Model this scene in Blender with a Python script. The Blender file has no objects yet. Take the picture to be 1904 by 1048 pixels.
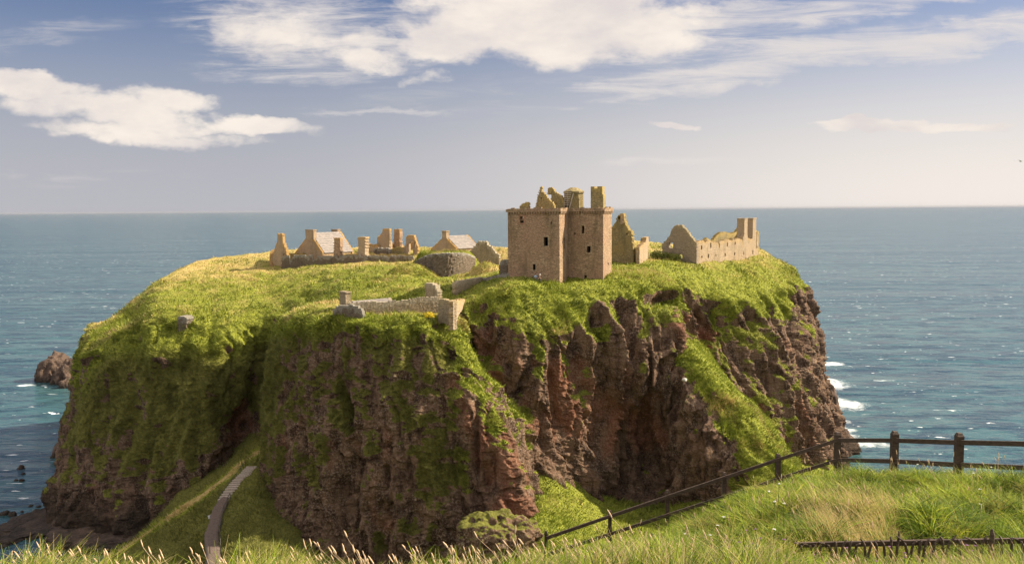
import bpy, bmesh, math, random
import numpy as np
from mathutils import Matrix, Vector

random.seed(7)
RNG = np.random.default_rng(7)
SC = bpy.context.scene
COL = SC.collection
R = math.radians

# ------------------------------------------------------------------ camera
F = 1649.0                       # focal length in photo pixels
CAMZ = 65.0                      # eye height above the sea
PITCH = math.atan((524 - 389.6) / F)
ROLL = R(0.42)
cam_d = bpy.data.cameras.new('camera')
cam = bpy.data.objects.new('camera', cam_d)
COL.objects.link(cam)
cam_d.sensor_width = 36.0
cam_d.lens = 36.0 * F / 1904.0
cam_d.clip_start = 0.1
cam_d.clip_end = 300000.0
CM = Matrix.Rotation(math.pi / 2 - PITCH, 4, 'X') @ Matrix.Rotation(-ROLL, 4, 'Z')
cam.matrix_world = Matrix.Translation((0, 0, CAMZ)) @ CM
SC.camera = cam
CR = np.array(CM.to_3x3())


def ray(px, py):
    d = CR @ np.array([(px - 952.0) / F, -(py - 524.0) / F, -1.0])
    return d


def W(px, py, D):
    """world point seen at photo pixel (px, py) whose distance ahead (y) is D metres"""
    d = ray(px, py)
    t = D / d[1]
    return np.array([d[0] * t, D, CAMZ + d[2] * t])


def Wsea(px, py, z=0.0):
    d = ray(px, py)
    t = (z - CAMZ) / d[2]
    return np.array([d[0] * t, d[1] * t, z])


def pix(P):
    """inverse of W for arrays of world points -> photo pixels"""
    Q = (np.asarray(P) - np.array([0, 0, CAMZ])) @ CR
    return 952 + F * Q[..., 0] / -Q[..., 2], 524 - F * Q[..., 1] / -Q[..., 2]


# ------------------------------------------------------------------ light
SUN_AZ, SUN_EL = R(12), R(36)     # azimuth measured from +X (right) towards +Y (away)
SUN_DIR = Vector((math.cos(SUN_EL) * math.cos(SUN_AZ), math.cos(SUN_EL) * math.sin(SUN_AZ), math.sin(SUN_EL)))
sun_d = bpy.data.lights.new('sun', 'SUN')
sun = bpy.data.objects.new('sun', sun_d)
COL.objects.link(sun)
sun_d.energy = 5.0
sun_d.angle = R(0.5)
sun_d.color = (1.0, 0.885, 0.70)
sun.rotation_euler = SUN_DIR.to_track_quat('Z', 'Y').to_euler()
SC.view_settings.view_transform = 'Standard'
SC.view_settings.look = 'None'
SC.view_settings.exposure = 1.16
SC.view_settings.gamma = 1.0
SC.cycles.max_bounces = 5
SC.cycles.diffuse_bounces = 2
SC.cycles.glossy_bounces = 2
SC.cycles.transmission_bounces = 2
SC.cycles.transparent_max_bounces = 4


# ------------------------------------------------------------------ node helpers
class N:
    def __init__(s, tree):
        s.t = tree
        s.n = tree.nodes
        s.l = tree.links

    def new(s, typ, **kw):
        n = s.n.new(typ)
        for k, v in kw.items():
            setattr(n, k, v)
        return n

    def put(s, sock, v):
        if isinstance(v, bpy.types.NodeSocket):
            s.l.new(v, sock)
        elif v is not None:
            sock.default_value = v

    def math(s, op, a, b=None, c=None, clamp=False):
        n = s.new('ShaderNodeMath', operation=op, use_clamp=clamp)
        s.put(n.inputs[0], a)
        if b is not None: s.put(n.inputs[1], b)
        if c is not None: s.put(n.inputs[2], c)
        return n.outputs[0]

    def vmath(s, op, a, b=None):
        n = s.new('ShaderNodeVectorMath', operation=op)
        s.put(n.inputs[0], a)
        if b is not None: s.put(n.inputs[1], b)
        return n.outputs[0]

    def noise(s, vec, scale, detail=3, rough=0.55, dist=0.0, out=0):
        n = s.new('ShaderNodeTexNoise')
        if vec is not None: s.l.new(vec, n.inputs['Vector'])
        n.inputs['Scale'].default_value = scale
        n.inputs['Detail'].default_value = detail
        n.inputs['Roughness'].default_value = rough
        n.inputs['Distortion'].default_value = dist
        return n.outputs[out]

    def voro(s, vec, scale, feature='F1', out=0, rand=1.0):
        n = s.new('ShaderNodeTexVoronoi', feature=feature)
        if vec is not None: s.l.new(vec, n.inputs['Vector'])
        n.inputs['Scale'].default_value = scale
        n.inputs['Randomness'].default_value = rand
        return n.outputs[out]

    def ss(s, v, a, b, lo=0.0, hi=1.0):
        n = s.new('ShaderNodeMapRange', interpolation_type='SMOOTHSTEP')
        s.put(n.inputs[0], v)
        s.put(n.inputs[1], a); s.put(n.inputs[2], b)
        s.put(n.inputs[3], lo); s.put(n.inputs[4], hi)
        return n.outputs[0]

    def mix(s, f, a, b, blend='MIX'):
        n = s.new('ShaderNodeMix', data_type='RGBA', blend_type=blend)
        s.put(n.inputs[0], f)
        s.put(n.inputs[6], a if isinstance(a, bpy.types.NodeSocket) else (*a, 1.0))
        s.put(n.inputs[7], b if isinstance(b, bpy.types.NodeSocket) else (*b, 1.0))
        return n.outputs[2]

    def mapping(s, vec, scale=(1, 1, 1), rot=(0, 0, 0)):
        n = s.new('ShaderNodeMapping')
        s.l.new(vec, n.inputs[0])
        n.inputs['Scale'].default_value = scale
        n.inputs['Rotation'].default_value = rot
        return n.outputs[0]

    def bump(s, h, dist, strength=1.0, normal=None):
        n = s.new('ShaderNodeBump')
        s.put(n.inputs['Height'], h)
        n.inputs['Distance'].default_value = dist
        n.inputs['Strength'].default_value = strength
        if normal is not None: s.l.new(normal, n.inputs['Normal'])
        return n.outputs[0]

    def attr(s, name, out=2):
        n = s.new('ShaderNodeAttribute', attribute_name=name)
        return n.outputs[out]

    def pos(s):
        return s.new('ShaderNodeNewGeometry').outputs['Position']


def new_mat(name):
    m = bpy.data.materials.new(name)
    m.use_nodes = True
    n = N(m.node_tree)
    b = m.node_tree.nodes['Principled BSDF']
    b.inputs['Roughness'].default_value = 0.9
    b.inputs['Specular IOR Level'].default_value = 0.2
    return m, n, b


# ------------------------------------------------------------------ sky
def build_world():
    w = bpy.data.worlds.new('World')
    SC.world = w
    w.use_nodes = True
    n = N(w.node_tree)
    bg = w.node_tree.nodes['Background']
    sky = n.new('ShaderNodeTexSky', sky_type='NISHITA')
    sky.sun_disc = False
    sky.sun_elevation = SUN_EL
    sky.sun_rotation = math.pi / 2 - SUN_AZ      # measured clockwise from +Y
    sky.altitude = 60
    sky.air_density = 1.0
    sky.dust_density = 1.6
    sky.ozone_density = 1.4
    tc = n.new('ShaderNodeTexCoord').outputs['Generated']
    sep = n.new('ShaderNodeSeparateXYZ')
    n.l.new(tc, sep.inputs[0])
    X, Y, Z = sep.outputs
    ay = n.math('MAXIMUM', n.math('ABSOLUTE', Y), 0.05)
    A = n.math('DIVIDE', X, ay)                   # tangent of azimuth / elevation
    E = n.math('DIVIDE', Z, ay)
    # warped direction plane
    comb = n.new('ShaderNodeCombineXYZ')
    n.l.new(A, comb.inputs[0]); n.l.new(E, comb.inputs[1])
    V = comb.outputs[0]
    w1 = n.noise(n.mapping(V, (1, 1.6, 1)), 9, 5, 0.6, out=1)
    ws = n.new('ShaderNodeSeparateXYZ'); n.l.new(w1, ws.inputs[0])
    AW = n.math('ADD', A, n.math('MULTIPLY', n.math('SUBTRACT', ws.outputs[0], 0.5), 0.13))
    EW = n.math('ADD', E, n.math('MULTIPLY', n.math('SUBTRACT', ws.outputs[1], 0.5), 0.055))

    def ell(px, py, rx, ry, tilt=0.0, st=1.0):
        a0 = (px - 952) / F; e0 = (391 - py) / F - 0.00735 * a0 * 0
        da = n.math('SUBTRACT', AW, a0)
        de = n.math('SUBTRACT', n.math('SUBTRACT', EW, e0), n.math('MULTIPLY', da, -tilt))
        qa = n.math('POWER', n.math('ABSOLUTE', n.math('DIVIDE', da, rx / F)), 2.0)
        qe = n.math('POWER', n.math('ABSOLUTE', n.math('DIVIDE', de, ry / F)), 2.0)
        return n.math('MULTIPLY', n.math('SUBTRACT', 1.0, n.math('ADD', qa, qe), clamp=True), st)

    def group(lst):
        o = None
        for e in lst:
            v = ell(*e)
            o = v if o is None else n.math('MAXIMUM', o, v)
        return o
    solid = group([(1010, 40, 290, 105, 0, 1.9), (860, 75, 110, 65, 0, 1.5), (1200, 62, 160, 56, 0, 1.2),
                   (700, 112, 120, 26, .06, 1.0), (700, 75, 60, 30, 0, .6), (790, 150, 45, 16, 0, .6),
                   (530, 60, 150, 70, .1, .75), (240, 208, 230, 42, .12, 1.35), (70, 148, 190, 30, .20, 1.3),
                   (270, 248, 230, 22, .09, 1.2), (330, 182, 120, 26, .1, 1.1), (470, 240, 170, 20, .05, 1.1),
                   (1245, 239, 60, 10, 0, 1.6), (1690, 247, 210, 13, 0.0, 1.6), (1560, 240, 90, 9, 0, 1.3)])
    thin = group([(600, 60, 330, 110, .1, .75), (560, 130, 260, 40, .08, .5), (1350, 40, 420, 120, -.18, .62), (1240, 158, 330, 22, -.10, .75),
                  (1450, 120, 440, 50, -.15, .95), (1720, 90, 400, 45, -.12, .95), (1560, 20, 460, 44, -.12, .85),
                  (1250, 170, 320, 18, -.13, .6), (720, 215, 160, 10, -.02, .5), (1300, 300, 260, 12, -.06, .45), (1700, 290, 320, 22, -.05, .4),
                  (150, 320, 300, 25, 0, .3), (100, 60, 250, 30, -.1, .3), (960, 190, 500, 60, -.03, .25), (900, -160, 900, 120, 0, .7)])
    puff = n.noise(n.mapping(V, (1, 2.1, 1)), 16, 9, 0.6, 0.3)
    streak = n.noise(n.mapping(V, (1, 9, 1), (0, 0, R(-9))), 7, 8, 0.68, 0.6)
    dS = n.ss(n.math('ADD', solid, n.math('MULTIPLY', n.math('SUBTRACT', puff, 0.5), 2.2)), 0.05, 1.0)
    gate = n.ss(solid, 0.0, 0.22)
    dS = n.math('MULTIPLY', dS, gate)
    dT = n.ss(n.math('ADD', thin, n.math('MULTIPLY', n.math('SUBTRACT', streak, 0.5), 2.6)), 0.05, 1.15)
    dT = n.math('MULTIPLY', dT, n.ss(thin, 0.0, 0.45))
    dT = n.math('MULTIPLY', dT, 0.85)
    # base sky: nishita tinted, hazy towards the horizon and towards the sun on the right
    base = n.mix(1.0, sky.outputs[0], (0.36, 0.42, 0.58), 'MULTIPLY')
    el = n.math('MAXIMUM', Z, 0.0)
    hz = n.ss(el, 0.0, 0.27, 1.0, 0.0)
    side = n.ss(X, -0.32, 0.52)
    hcol = n.mix(side, (3.3, 3.3, 3.6), (6.2, 5.7, 5.3))
    base = n.mix(n.math('MULTIPLY', hz, 0.96), base, hcol)
    # cloud brightness: lit tops, faint grey bellies
    shade = n.ss(n.noise(n.mapping(V, (1, 2.4, 1)), 7, 6, 0.6), 0.3, 0.7)
    ccol = n.mix(shade, (4.9, 4.5, 4.4), (6.4, 5.8, 5.2))
    col = n.mix(dT, base, (5.3, 4.9, 4.7))
    col = n.mix(dS, col, ccol)
    # unseen bright cloud added overhead and behind the viewer to lift the shade
    bn = n.noise(n.mapping(tc, (1, 1, 2.2)), 2.2, 6, 0.6, 0.4)
    bcol = n.mix(n.ss(bn, 0.36, 0.60), (3.0, 3.5, 5.0), (9.8, 8.9, 8.0))
    bm_ = n.math('MAXIMUM', n.ss(Y, 0.25, -0.30), n.ss(Z, 0.40, 0.75))
    col = n.mix(bm_, col, bcol)
    n.l.new(col, bg.inputs[0])
    bg.inputs[1].default_value = 0.068


build_world()

# ------------------------------------------------------------------ numpy noise
TAB = RNG.random(8192)


def vnoise(P, seed=0):
    P = np.asarray(P, dtype=np.float64)
    I = np.floor(P).astype(np.int64)
    f = P - I
    f = f * f * f * (f * (f * 6 - 15) + 10)
    hx = (I[..., 0] * 73856093, (I[..., 0] + 1) * 73856093)
    hy = (I[..., 1] * 19349663, (I[..., 1] + 1) * 19349663)
    hz = (I[..., 2] * 83492791, (I[..., 2] + 1) * 83492791)
    s = seed * 1013

    def c(a, b, d):
        h = (hx[a] ^ hy[b] ^ hz[d]) + s
        return TAB[(h ^ (h >> 13)) & 8191]
    fx, fy, fz = f[..., 0], f[..., 1], f[..., 2]
    x00 = c(0, 0, 0) * (1 - fx) + c(1, 0, 0) * fx
    x10 = c(0, 1, 0) * (1 - fx) + c(1, 1, 0) * fx
    x01 = c(0, 0, 1) * (1 - fx) + c(1, 0, 1) * fx
    x11 = c(0, 1, 1) * (1 - fx) + c(1, 1, 1) * fx
    return (x00 * (1 - fy) + x10 * fy) * (1 - fz) + (x01 * (1 - fy) + x11 * fy) * fz


def fbm(P, octv=3, seed=0, gain=0.5):
    o = 0; a = 1; t = 0
    P = np.asarray(P)
    for k in range(octv):
        o = o + a * vnoise(P * (2.03 ** k) + 17.3 * k, seed + k)
        t += a; a *= gain
    return o / t * 2 - 1


def cells(P, seed=0):
    I = np.floor(np.asarray(P)).astype(np.int64)
    h = (I[..., 0] * 73856093) ^ (I[..., 1] * 19349663) ^ (I[..., 2] * 83492791)
    h = h + seed * 1013
    return TAB[(h ^ (h >> 13)) & 8191] * 2 - 1


def sstep(x, a, b):
    t = np.clip((x - a) / (b - a), 0, 1)
    return t * t * (3 - 2 * t)


# ------------------------------------------------------------------ object helpers
def tag(o, label=None, cat=None, group=None, kind=None):
    if label: o['label'] = label
    if cat: o['category'] = cat
    if group: o['group'] = group
    if kind: o['kind'] = kind
    return o


def empty(name, loc, label, cat, group=None):
    o = bpy.data.objects.new(name, None)
    o.location = [float(v) for v in loc]
    o.empty_display_size = 0.3
    COL.objects.link(o)
    tag(o, label, cat, group)
    return o


def link(name, me, mat, parent=None):
    o = bpy.data.objects.new(name, me)
    COL.objects.link(o)
    if mat is not None:
        me.materials.append(mat)
    if parent is not None:
        o.parent = parent
        L = Vector(parent.location)
        p = parent.parent
        while p is not None:
            L += Vector(p.location); p = p.parent
        me.transform(Matrix.Translation(-L))
    return o


def mesh_np(name, V, Fq, smooth=False, attrs=None):
    """V (n,3), Fq (m,3 or 4) int"""
    me = bpy.data.meshes.new(name)
    V = np.asarray(V, dtype=np.float32); Fq = np.asarray(Fq, dtype=np.int32)
    k = Fq.shape[1]
    me.vertices.add(len(V)); me.vertices.foreach_set('co', V.ravel())
    me.loops.add(Fq.size); me.loops.foreach_set('vertex_index', Fq.ravel())
    me.polygons.add(len(Fq))
    me.polygons.foreach_set('loop_start', np.arange(len(Fq), dtype=np.int32) * k)
    me.polygons.foreach_set('loop_total', np.full(len(Fq), k, dtype=np.int32))
    me.polygons.foreach_set('use_smooth', np.full(len(Fq), smooth, dtype=bool))
    for an, av in (attrs or {}).items():
        av = np.asarray(av, dtype=np.float32)
        if av.ndim == 1:
            a = me.attributes.new(an, 'FLOAT', 'POINT'); a.data.foreach_set('value', av)
        else:
            a = me.attributes.new(an, 'FLOAT_COLOR', 'POINT')
            a.data.foreach_set('color', np.concatenate([av, np.ones((len(av), 1), np.float32)], 1).ravel())
    me.update(); me.validate()
    return me


class MB:
    """collects boxes, prisms and tubes into one mesh"""
    def __init__(s): s.bm = bmesh.new()

    def hexa(s, pts):
        v = [s.bm.verts.new([float(c) for c in p]) for p in pts]
        for q in ((0, 3, 2, 1), (4, 5, 6, 7), (0, 1, 5, 4), (1, 2, 6, 5), (2, 3, 7, 6), (3, 0, 4, 7)):
            s.bm.faces.new([v[i] for i in q])
        return s

    def obox(s, c, u, hu, v, hv, z0, z1, taper=1.0):
        """box centred (x,y)=c, half sizes hu along u and hv along v"""
        c = np.array(c[:2], float); u = np.array(u[:2], float); v = np.array(v[:2], float)
        P = []
        for z, k in ((z0, 1.0), (z1, taper)):
            for a, b in ((-1, -1), (1, -1), (1, 1), (-1, 1)):
                q = c + u * hu * a * k + v * hv * b * k
                P.append((q[0], q[1], z))
        return s.hexa(P)

    def bar(s, p, q, w, h):
        """square bar from p to q, width w (horizontal) and height h"""
        p = np.array(p, float); q = np.array(q, float)
        d = q - p; d /= np.linalg.norm(d)
        side = np.cross(d, (0, 0, 1)); side /= np.linalg.norm(side)
        up = np.cross(side, d)
        P = []
        for e in (p, q):
            for a, b in ((-1, -1), (1, -1), (1, 1), (-1, 1)):
                P.append(e + side * w / 2 * a + up * h / 2 * b)
        return s.hexa(P)

    def tube(s, pts, rads, n=8):
        rings = []
        for i, p in enumerate(pts):
            p = Vector([float(c) for c in p])
            a = Vector(pts[max(0, i - 1)]); b = Vector(pts[min(len(pts) - 1, i + 1)])
            d = (b - a).normalized()
            x = d.orthogonal().normalized(); y = d.cross(x)
            rings.append([s.bm.verts.new(p + (x * math.cos(t) + y * math.sin(t)) * rads[i])
                          for t in [2 * math.pi * k / n for k in range(n)]])
        for r0, r1 in zip(rings, rings[1:]):
            for k in range(n):
                s.bm.faces.new([r0[k], r0[(k + 1) % n], r1[(k + 1) % n], r1[k]])
        s.bm.faces.new(rings[0][::-1]); s.bm.faces.new(rings[-1])
        return s

    def build(s, name, mat, parent=None, smooth=False, jitter=0.0, bevel=0.0):
        if bevel:
            bmesh.ops.bevel(s.bm, geom=list(s.bm.edges), offset=bevel, segments=2, affect='EDGES', profile=0.6)
        if jitter:
            for v in s.bm.verts:
                v.co += Vector([random.uniform(-jitter, jitter) for _ in range(3)])
        bmesh.ops.recalc_face_normals(s.bm, faces=list(s.bm.faces))
        me = bpy.data.meshes.new(name)
        s.bm.to_mesh(me); s.bm.free()
        if smooth:
            for p in me.polygons: p.use_smooth = True
        return link(name, me, mat, parent)


# ------------------------------------------------------------------ materials
def mat_terrain(name='headland_turf_and_rock', near=False):
    m, n, b = new_mat(name)
    P = n.pos()
    g = n.attr('grass'); dry_shading = n.attr('dry_shading'); red = n.attr('red')
    # rock: conglomerate, brown red with grey buff crusts
    n1 = n.noise(P, 0.12, 4, 0.6)
    n2 = n.noise(n.mapping(P, (1, 1, 0.35)), 0.6, 5, 0.65)
    n3 = n.noise(P, 3.2, 4, 0.7)
    c = n.mix(n.ss(n2, 0.38, 0.62), (0.050, 0.028, 0.019), (0.165, 0.100, 0.064))
    c = n.mix(n.ss(n3, 0.45, 0.72, 0, n.ss(n1, .35, .6, .25, .9)), c, (0.32, 0.24, 0.17))
    redm = n.ss(n.math('ADD', red, n.math('MULTIPLY', n.math('SUBTRACT', n1, 0.5), 1.6)), 0.30, 0.75)
    c = n.mix(n.math('MULTIPLY', redm, 0.62), c, n.mix(n3, (0.105, 0.038, 0.022), (0.36, 0.150, 0.085)))
    lich = n.ss(n.noise(P, 0.9, 5, 0.7), 0.58, 0.70)
    c = n.mix(n.math('MULTIPLY', lich, 0.40), c, (0.30, 0.25, 0.18))
    moss = n.ss(n.noise(P, 0.45, 5, 0.7), 0.50, 0.68)
    c = n.mix(n.math('MULTIPLY', moss, n.ss(g, 0.02, 0.35, 0.05, 0.7)), c, (0.12, 0.12, 0.03))
    zs = n.new('ShaderNodeSeparateXYZ'); n.l.new(P, zs.inputs[0])
    wet = n.ss(n.math('ADD', zs.outputs[2], n.math('MULTIPLY', n1, -8.0)), -1.0, 6.0, 0.72, 0.0)
    c = n.mix(wet, c, (0.022, 0.018, 0.014))
    # turf
    t1 = n.noise(P, 0.22, 4, 0.6); t2 = n.noise(P, 1.6, 4, 0.7); t3 = n.noise(P, 6.0, 3, 0.7)
    gr = n.mix(n.ss(t2, 0.3, 0.7), (0.050, 0.070, 0.010), (0.265, 0.285, 0.036))
    gr = n.mix(n.ss(t3, 0.35, 0.75, 0.0, 0.55), gr, (0.33, 0.30, 0.06))
    dm = n.ss(n.math('ADD', dry_shading, n.math('MULTIPLY', n.math('SUBTRACT', t1, 0.5), 1.2)), 0.25, 0.85)
    gr = n.mix(n.math('MULTIPLY', dm, n.ss(t2, 0.25, 0.6, 0.45, 0.9)), gr, (0.52, 0.36, 0.15))
    gr = n.mix(n.ss(dry_shading, -.02, -.6, 0, .72), gr, n.mix(t2, (0.058, 0.048, 0.020), (0.155, 0.135, 0.040)))  # negative: heath and scrub tone, with cliff and slope shade painted in
    gm = n.ss(n.math('ADD', g, n.math('MULTIPLY', n.math('SUBTRACT', n.noise(P, 1.1, 7, 0.8), 0.5), 1.7)), 0.38, 0.54)
    col = n.mix(gm, c, gr)
    n.l.new(col, b.inputs['Base Color'])
    peb = n.voro(P, 2.2)
    h = n.math('ADD', n.math('MULTIPLY', n3, 0.8), n.math('MULTIPLY', peb, -0.5))
    h = n.math('ADD', h, n.math('MULTIPLY', n.noise(P, 9, 3, 0.7), 0.35))
    n.l.new(n.bump(h, 0.35, 1.0), b.inputs['Normal'])
    b.inputs['Roughness'].default_value = 0.95
    b.inputs['Specular IOR Level'].default_value = 0.08
    return m


def mat_stone(name, c0, c1, c2, lichen=(0.50, 0.30, 0.06), lich=0.3, scale=1.0, mortar=0.5):
    """rubble / squared masonry"""
    m, n, b = new_mat(name)
    tc = n.new('ShaderNodeTexCoord').outputs['Object']
    sep = n.new('ShaderNodeSeparateXYZ'); n.l.new(tc, sep.inputs[0])
    Pm = n.mapping(tc, (1, 1, 2.1))
    cell = n.voro(Pm, 1.7 * scale, out=1)
    cs = n.new('ShaderNodeSeparateColor'); n.l.new(cell, cs.inputs[0])
    edge = n.voro(Pm, 1.7 * scale, 'DISTANCE_TO_EDGE')
    big = n.noise(tc, 0.28, 4, 0.6); mid = n.noise(tc, 1.3, 5, 0.7); fin = n.noise(tc, 7, 3, 0.7)
    c = n.mix(cs.outputs[0], c0, c1)
    c = n.mix(n.ss(big, 0.35, 0.68), c, c2)
    c = n.mix(n.ss(fin, 0.3, 0.8, 0, 0.35), c, (c1[0] * 1.3, c1[1] * 1.3, c1[2] * 1.2))
    c = n.mix(n.ss(edge, 0.0, 0.09, mortar, 0.0), c, (c0[0] * .35, c0[1] * .33, c0[2] * .3))
    # horizontal weather bands of the courses
    band = n.noise(n.mapping(tc, (0.5, 0.5, 4.0)), 1.1, 5, 0.75)
    c = n.mix(n.ss(band, 0.52, 0.75, 0, 0.35), c, (c0[0] * .55, c0[1] * .5, c0[2] * .45))
    lm = n.ss(n.math('ADD', mid, n.math('MULTIPLY', n.attr('top'), 0.30)), 0.60, 0.75)
    st = n.noise(n.mapping(tc, (1, 1, .22)), 0.55, 5, 0.7)
    c = n.mix(n.ss(st, 0.50, 0.70, 0, 0.55), c, (c0[0] * .52, c0[1] * .58, c0[2] * .50))
    c = n.mix(n.math('MULTIPLY', lm, lich), c, lichen)
    n.l.new(c, b.inputs['Base Color'])
    h = n.math('ADD', n.ss(edge, 0.0, 0.12), n.math('MULTIPLY', fin, 0.6))
    n.l.new(n.bump(h, 0.09, 0.8), b.inputs['Normal'])
    b.inputs['Roughness'].default_value = 0.95
    b.inputs['Specular IOR Level'].default_value = 0.1
    return m


M_TERR = mat_terrain()
M_KEEP = mat_stone('keep_sandstone', (0.215, 0.145, 0.092), (0.42, 0.295, 0.185), (0.33, 0.205, 0.135), lich=0.35)
M_RUIN = mat_stone('ruin_sandstone', (0.30, 0.22, 0.15), (0.46, 0.34, 0.22), (0.42, 0.29, 0.17), lichen=(0.50, 0.29, 0.07), lich=0.6)
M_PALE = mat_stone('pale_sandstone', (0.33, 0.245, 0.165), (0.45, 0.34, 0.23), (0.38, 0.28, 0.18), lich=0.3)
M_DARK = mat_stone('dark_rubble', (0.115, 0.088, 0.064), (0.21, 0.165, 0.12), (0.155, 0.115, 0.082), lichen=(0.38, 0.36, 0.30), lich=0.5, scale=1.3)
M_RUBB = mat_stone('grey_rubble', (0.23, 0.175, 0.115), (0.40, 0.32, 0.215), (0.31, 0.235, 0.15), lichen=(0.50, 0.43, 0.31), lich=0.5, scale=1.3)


def mat_simple(name, c0, c1, scale=3.0, rough=0.85, bump=0.02, stretch=(1, 1, 1), spec=0.2):
    m, n, b = new_mat(name)
    tc = n.new('ShaderNodeTexCoord').outputs['Object']
    P = n.mapping(tc, stretch)
    t = n.noise(P, scale, 5, 0.65)
    n.l.new(n.mix(n.ss(t, 0.3, 0.7), c0, c1), b.inputs['Base Color'])
    if bump: n.l.new(n.bump(t, bump, 0.8), b.inputs['Normal'])
    b.inputs['Roughness'].default_value = rough
    b.inputs['Specular IOR Level'].default_value = spec
    return m


M_SLATE = mat_simple('stone_slates', (0.16, 0.14, 0.125), (0.29, 0.25, 0.22), 1.2, 0.8, 0.05, (1, 1, 5))
M_WOOD = mat_simple('weathered_wood', (0.035, 0.023, 0.016), (0.105, 0.068, 0.045), 9, 0.7, 0.01, (1, 1, 6), 0.3)
M_TIMB = mat_simple('grey_timber', (0.30, 0.25, 0.20), (0.45, 0.38, 0.30), 5)
M_PATH = mat_simple('path_gravel', (0.085, 0.060, 0.047), (0.145, 0.105, 0.083), 4)
M_STEP = mat_simple('step_stone', (0.32, 0.25, 0.20), (0.45, 0.37, 0.30), 4)
M_WHITE = mat_simple('white_board', (0.70, 0.70, 0.72), (0.80, 0.80, 0.82), 3)
M_METAL = mat_simple('dark_rail', (0.05, 0.045, 0.04), (0.09, 0.08, 0.07), 5)


def mat_blade(name, transl=0.35):
    m, n, b = new_mat(name)
    c = n.attr('col', 0)
    n.l.new(c, b.inputs['Base Color'])
    b.inputs['Roughness'].default_value = 0.6
    b.inputs['Specular IOR Level'].default_value = 0.15
    tr = n.new('ShaderNodeBsdfTranslucent')
    n.l.new(c, tr.inputs[0])
    mx = n.new('ShaderNodeMixShader'); mx.inputs[0].default_value = transl
    n.l.new(b.outputs[0], mx.inputs[1]); n.l.new(tr.outputs[0], mx.inputs[2])
    n.l.new(mx.outputs[0], m.node_tree.nodes['Material Output'].inputs[0])
    return m


M_BLADE = mat_blade('grass_blades', 0.38)
M_TUFT = mat_blade('turf_blades', 0.2)


# ------------------------------------------------------------------ sea
def build_sea():
    m, n, b = new_mat('sea_water')
    P = n.pos()
    sep = n.new('ShaderNodeSeparateXYZ'); n.l.new(P, sep.inputs[0])
    # swell and chop: several sizes so that some survive at every distance
    h = None
    for sc, amp, st in ((0.006, 9.0, .35), (0.03, 2.2, .4), (0.10, 0.95, .45), (0.33, 0.42, .55), (1.1, 0.13, .7)):
        v = n.math('MULTIPLY', n.noise(n.mapping(P, (st, 1, 1), (0, 0, R(8))), sc, 3, 0.6), amp)
        h = v if h is None else n.math('ADD', h, v)
    n.l.new(n.bump(h, 1.0, 1.0), b.inputs['Normal'])
    big = n.noise(n.mapping(P, (.3, 1, 1)), 0.006, 4, 0.6)
    mid = n.noise(n.mapping(P, (.5, 1, 1), (0, 0, R(6))), 0.10, 7, 0.78)
    c = n.mix(n.ss(big, 0.35, 0.65), (0.028, 0.080, 0.090), (0.050, 0.110, 0.112))
    c = n.mix(n.ss(mid, 0.44, 0.58, 0, 0.85), c, (0.010, 0.030, 0.048))
    # white caps
    cap = n.noise(n.mapping(P, (.45, 1, 1), (0, 0, R(7))), 0.30, 4, 0.62, 0.4)
    capm = n.ss(cap, 0.650, 0.70)
    capm = n.math('MULTIPLY', capm, n.ss(n.noise(P, 0.012, 3), 0.42, 0.60))
    cap2 = n.ss(n.noise(n.mapping(P, (.38, 1, 1), (0, 0, R(7))), 0.09, 6, 0.78, 0.3), 0.73, 0.77)
    capm = n.math('MAXIMUM', capm, n.math('MULTIPLY', cap2, 0.85))
    # foam where waves meet the rocks
    foam = None
    for px, py, rx, ry in ((1538, 676, 40, 6), (1546, 711, 46, 17), (1572, 752, 52, 16), (1545, 740, 30, 30), (1560, 800, 34, 26), (1560, 783, 34, 6), (1600, 826, 68, 9), (1575, 800, 36, 5),
                           (45, 716, 26, 3), (20, 845, 30, 2), (165, 706, 30, 2)):
        q = Wsea(px, py); q1 = Wsea(px + rx, py); q2 = Wsea(px, py - ry); q3 = Wsea(px, py + ry)
        ex = abs(q1[0] - q[0]); ey = max(1.0, (q2[1] - q3[1]) / 2)
        dx = n.math('DIVIDE', n.math('SUBTRACT', sep.outputs[0], float(q[0])), float(ex))
        dy = n.math('DIVIDE', n.math('SUBTRACT', sep.outputs[1], float(q[1])), float(ey))
        v = n.math('SUBTRACT', 1.0, n.math('ADD', n.math('MULTIPLY', dx, dx), n.math('MULTIPLY', dy, dy)), clamp=True)
        foam = v if foam is None else n.math('MAXIMUM', foam, v)
    fn = n.noise(n.mapping(P, (.5, .35, 1)), 0.30, 8, 0.8, 0.5)
    fm = n.ss(n.math('ADD', n.math('MULTIPLY', foam, 0.75), n.math('MULTIPLY', n.math('SUBTRACT', fn, 0.5), 2.4)), 0.25, 0.95)
    fm = n.math('MULTIPLY', fm, n.ss(foam, 0.0, 0.35, 0, .9))
    allf = n.math('MAXIMUM', capm, fm)
    c = n.mix(allf, c, (0.80, 0.82, 0.80))
    n.l.new(c, b.inputs['Base Color'])
    n.put(b.inputs['Roughness'], n.math('ADD', 0.22, n.math('MULTIPLY', allf, 0.6)))
    b.inputs['IOR'].default_value = 1.33
    b.inputs['Specular IOR Level'].default_value = 0.45
    me = mesh_np('sea', [(-90000, -2000, 0), (90000, -2000, 0), (90000, 78000, 0), (-90000, 78000, 0)], [(0, 1, 2, 3)])
    o = link('sea', me, m)
    tag(o, kind='structure')


build_sea()


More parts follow.
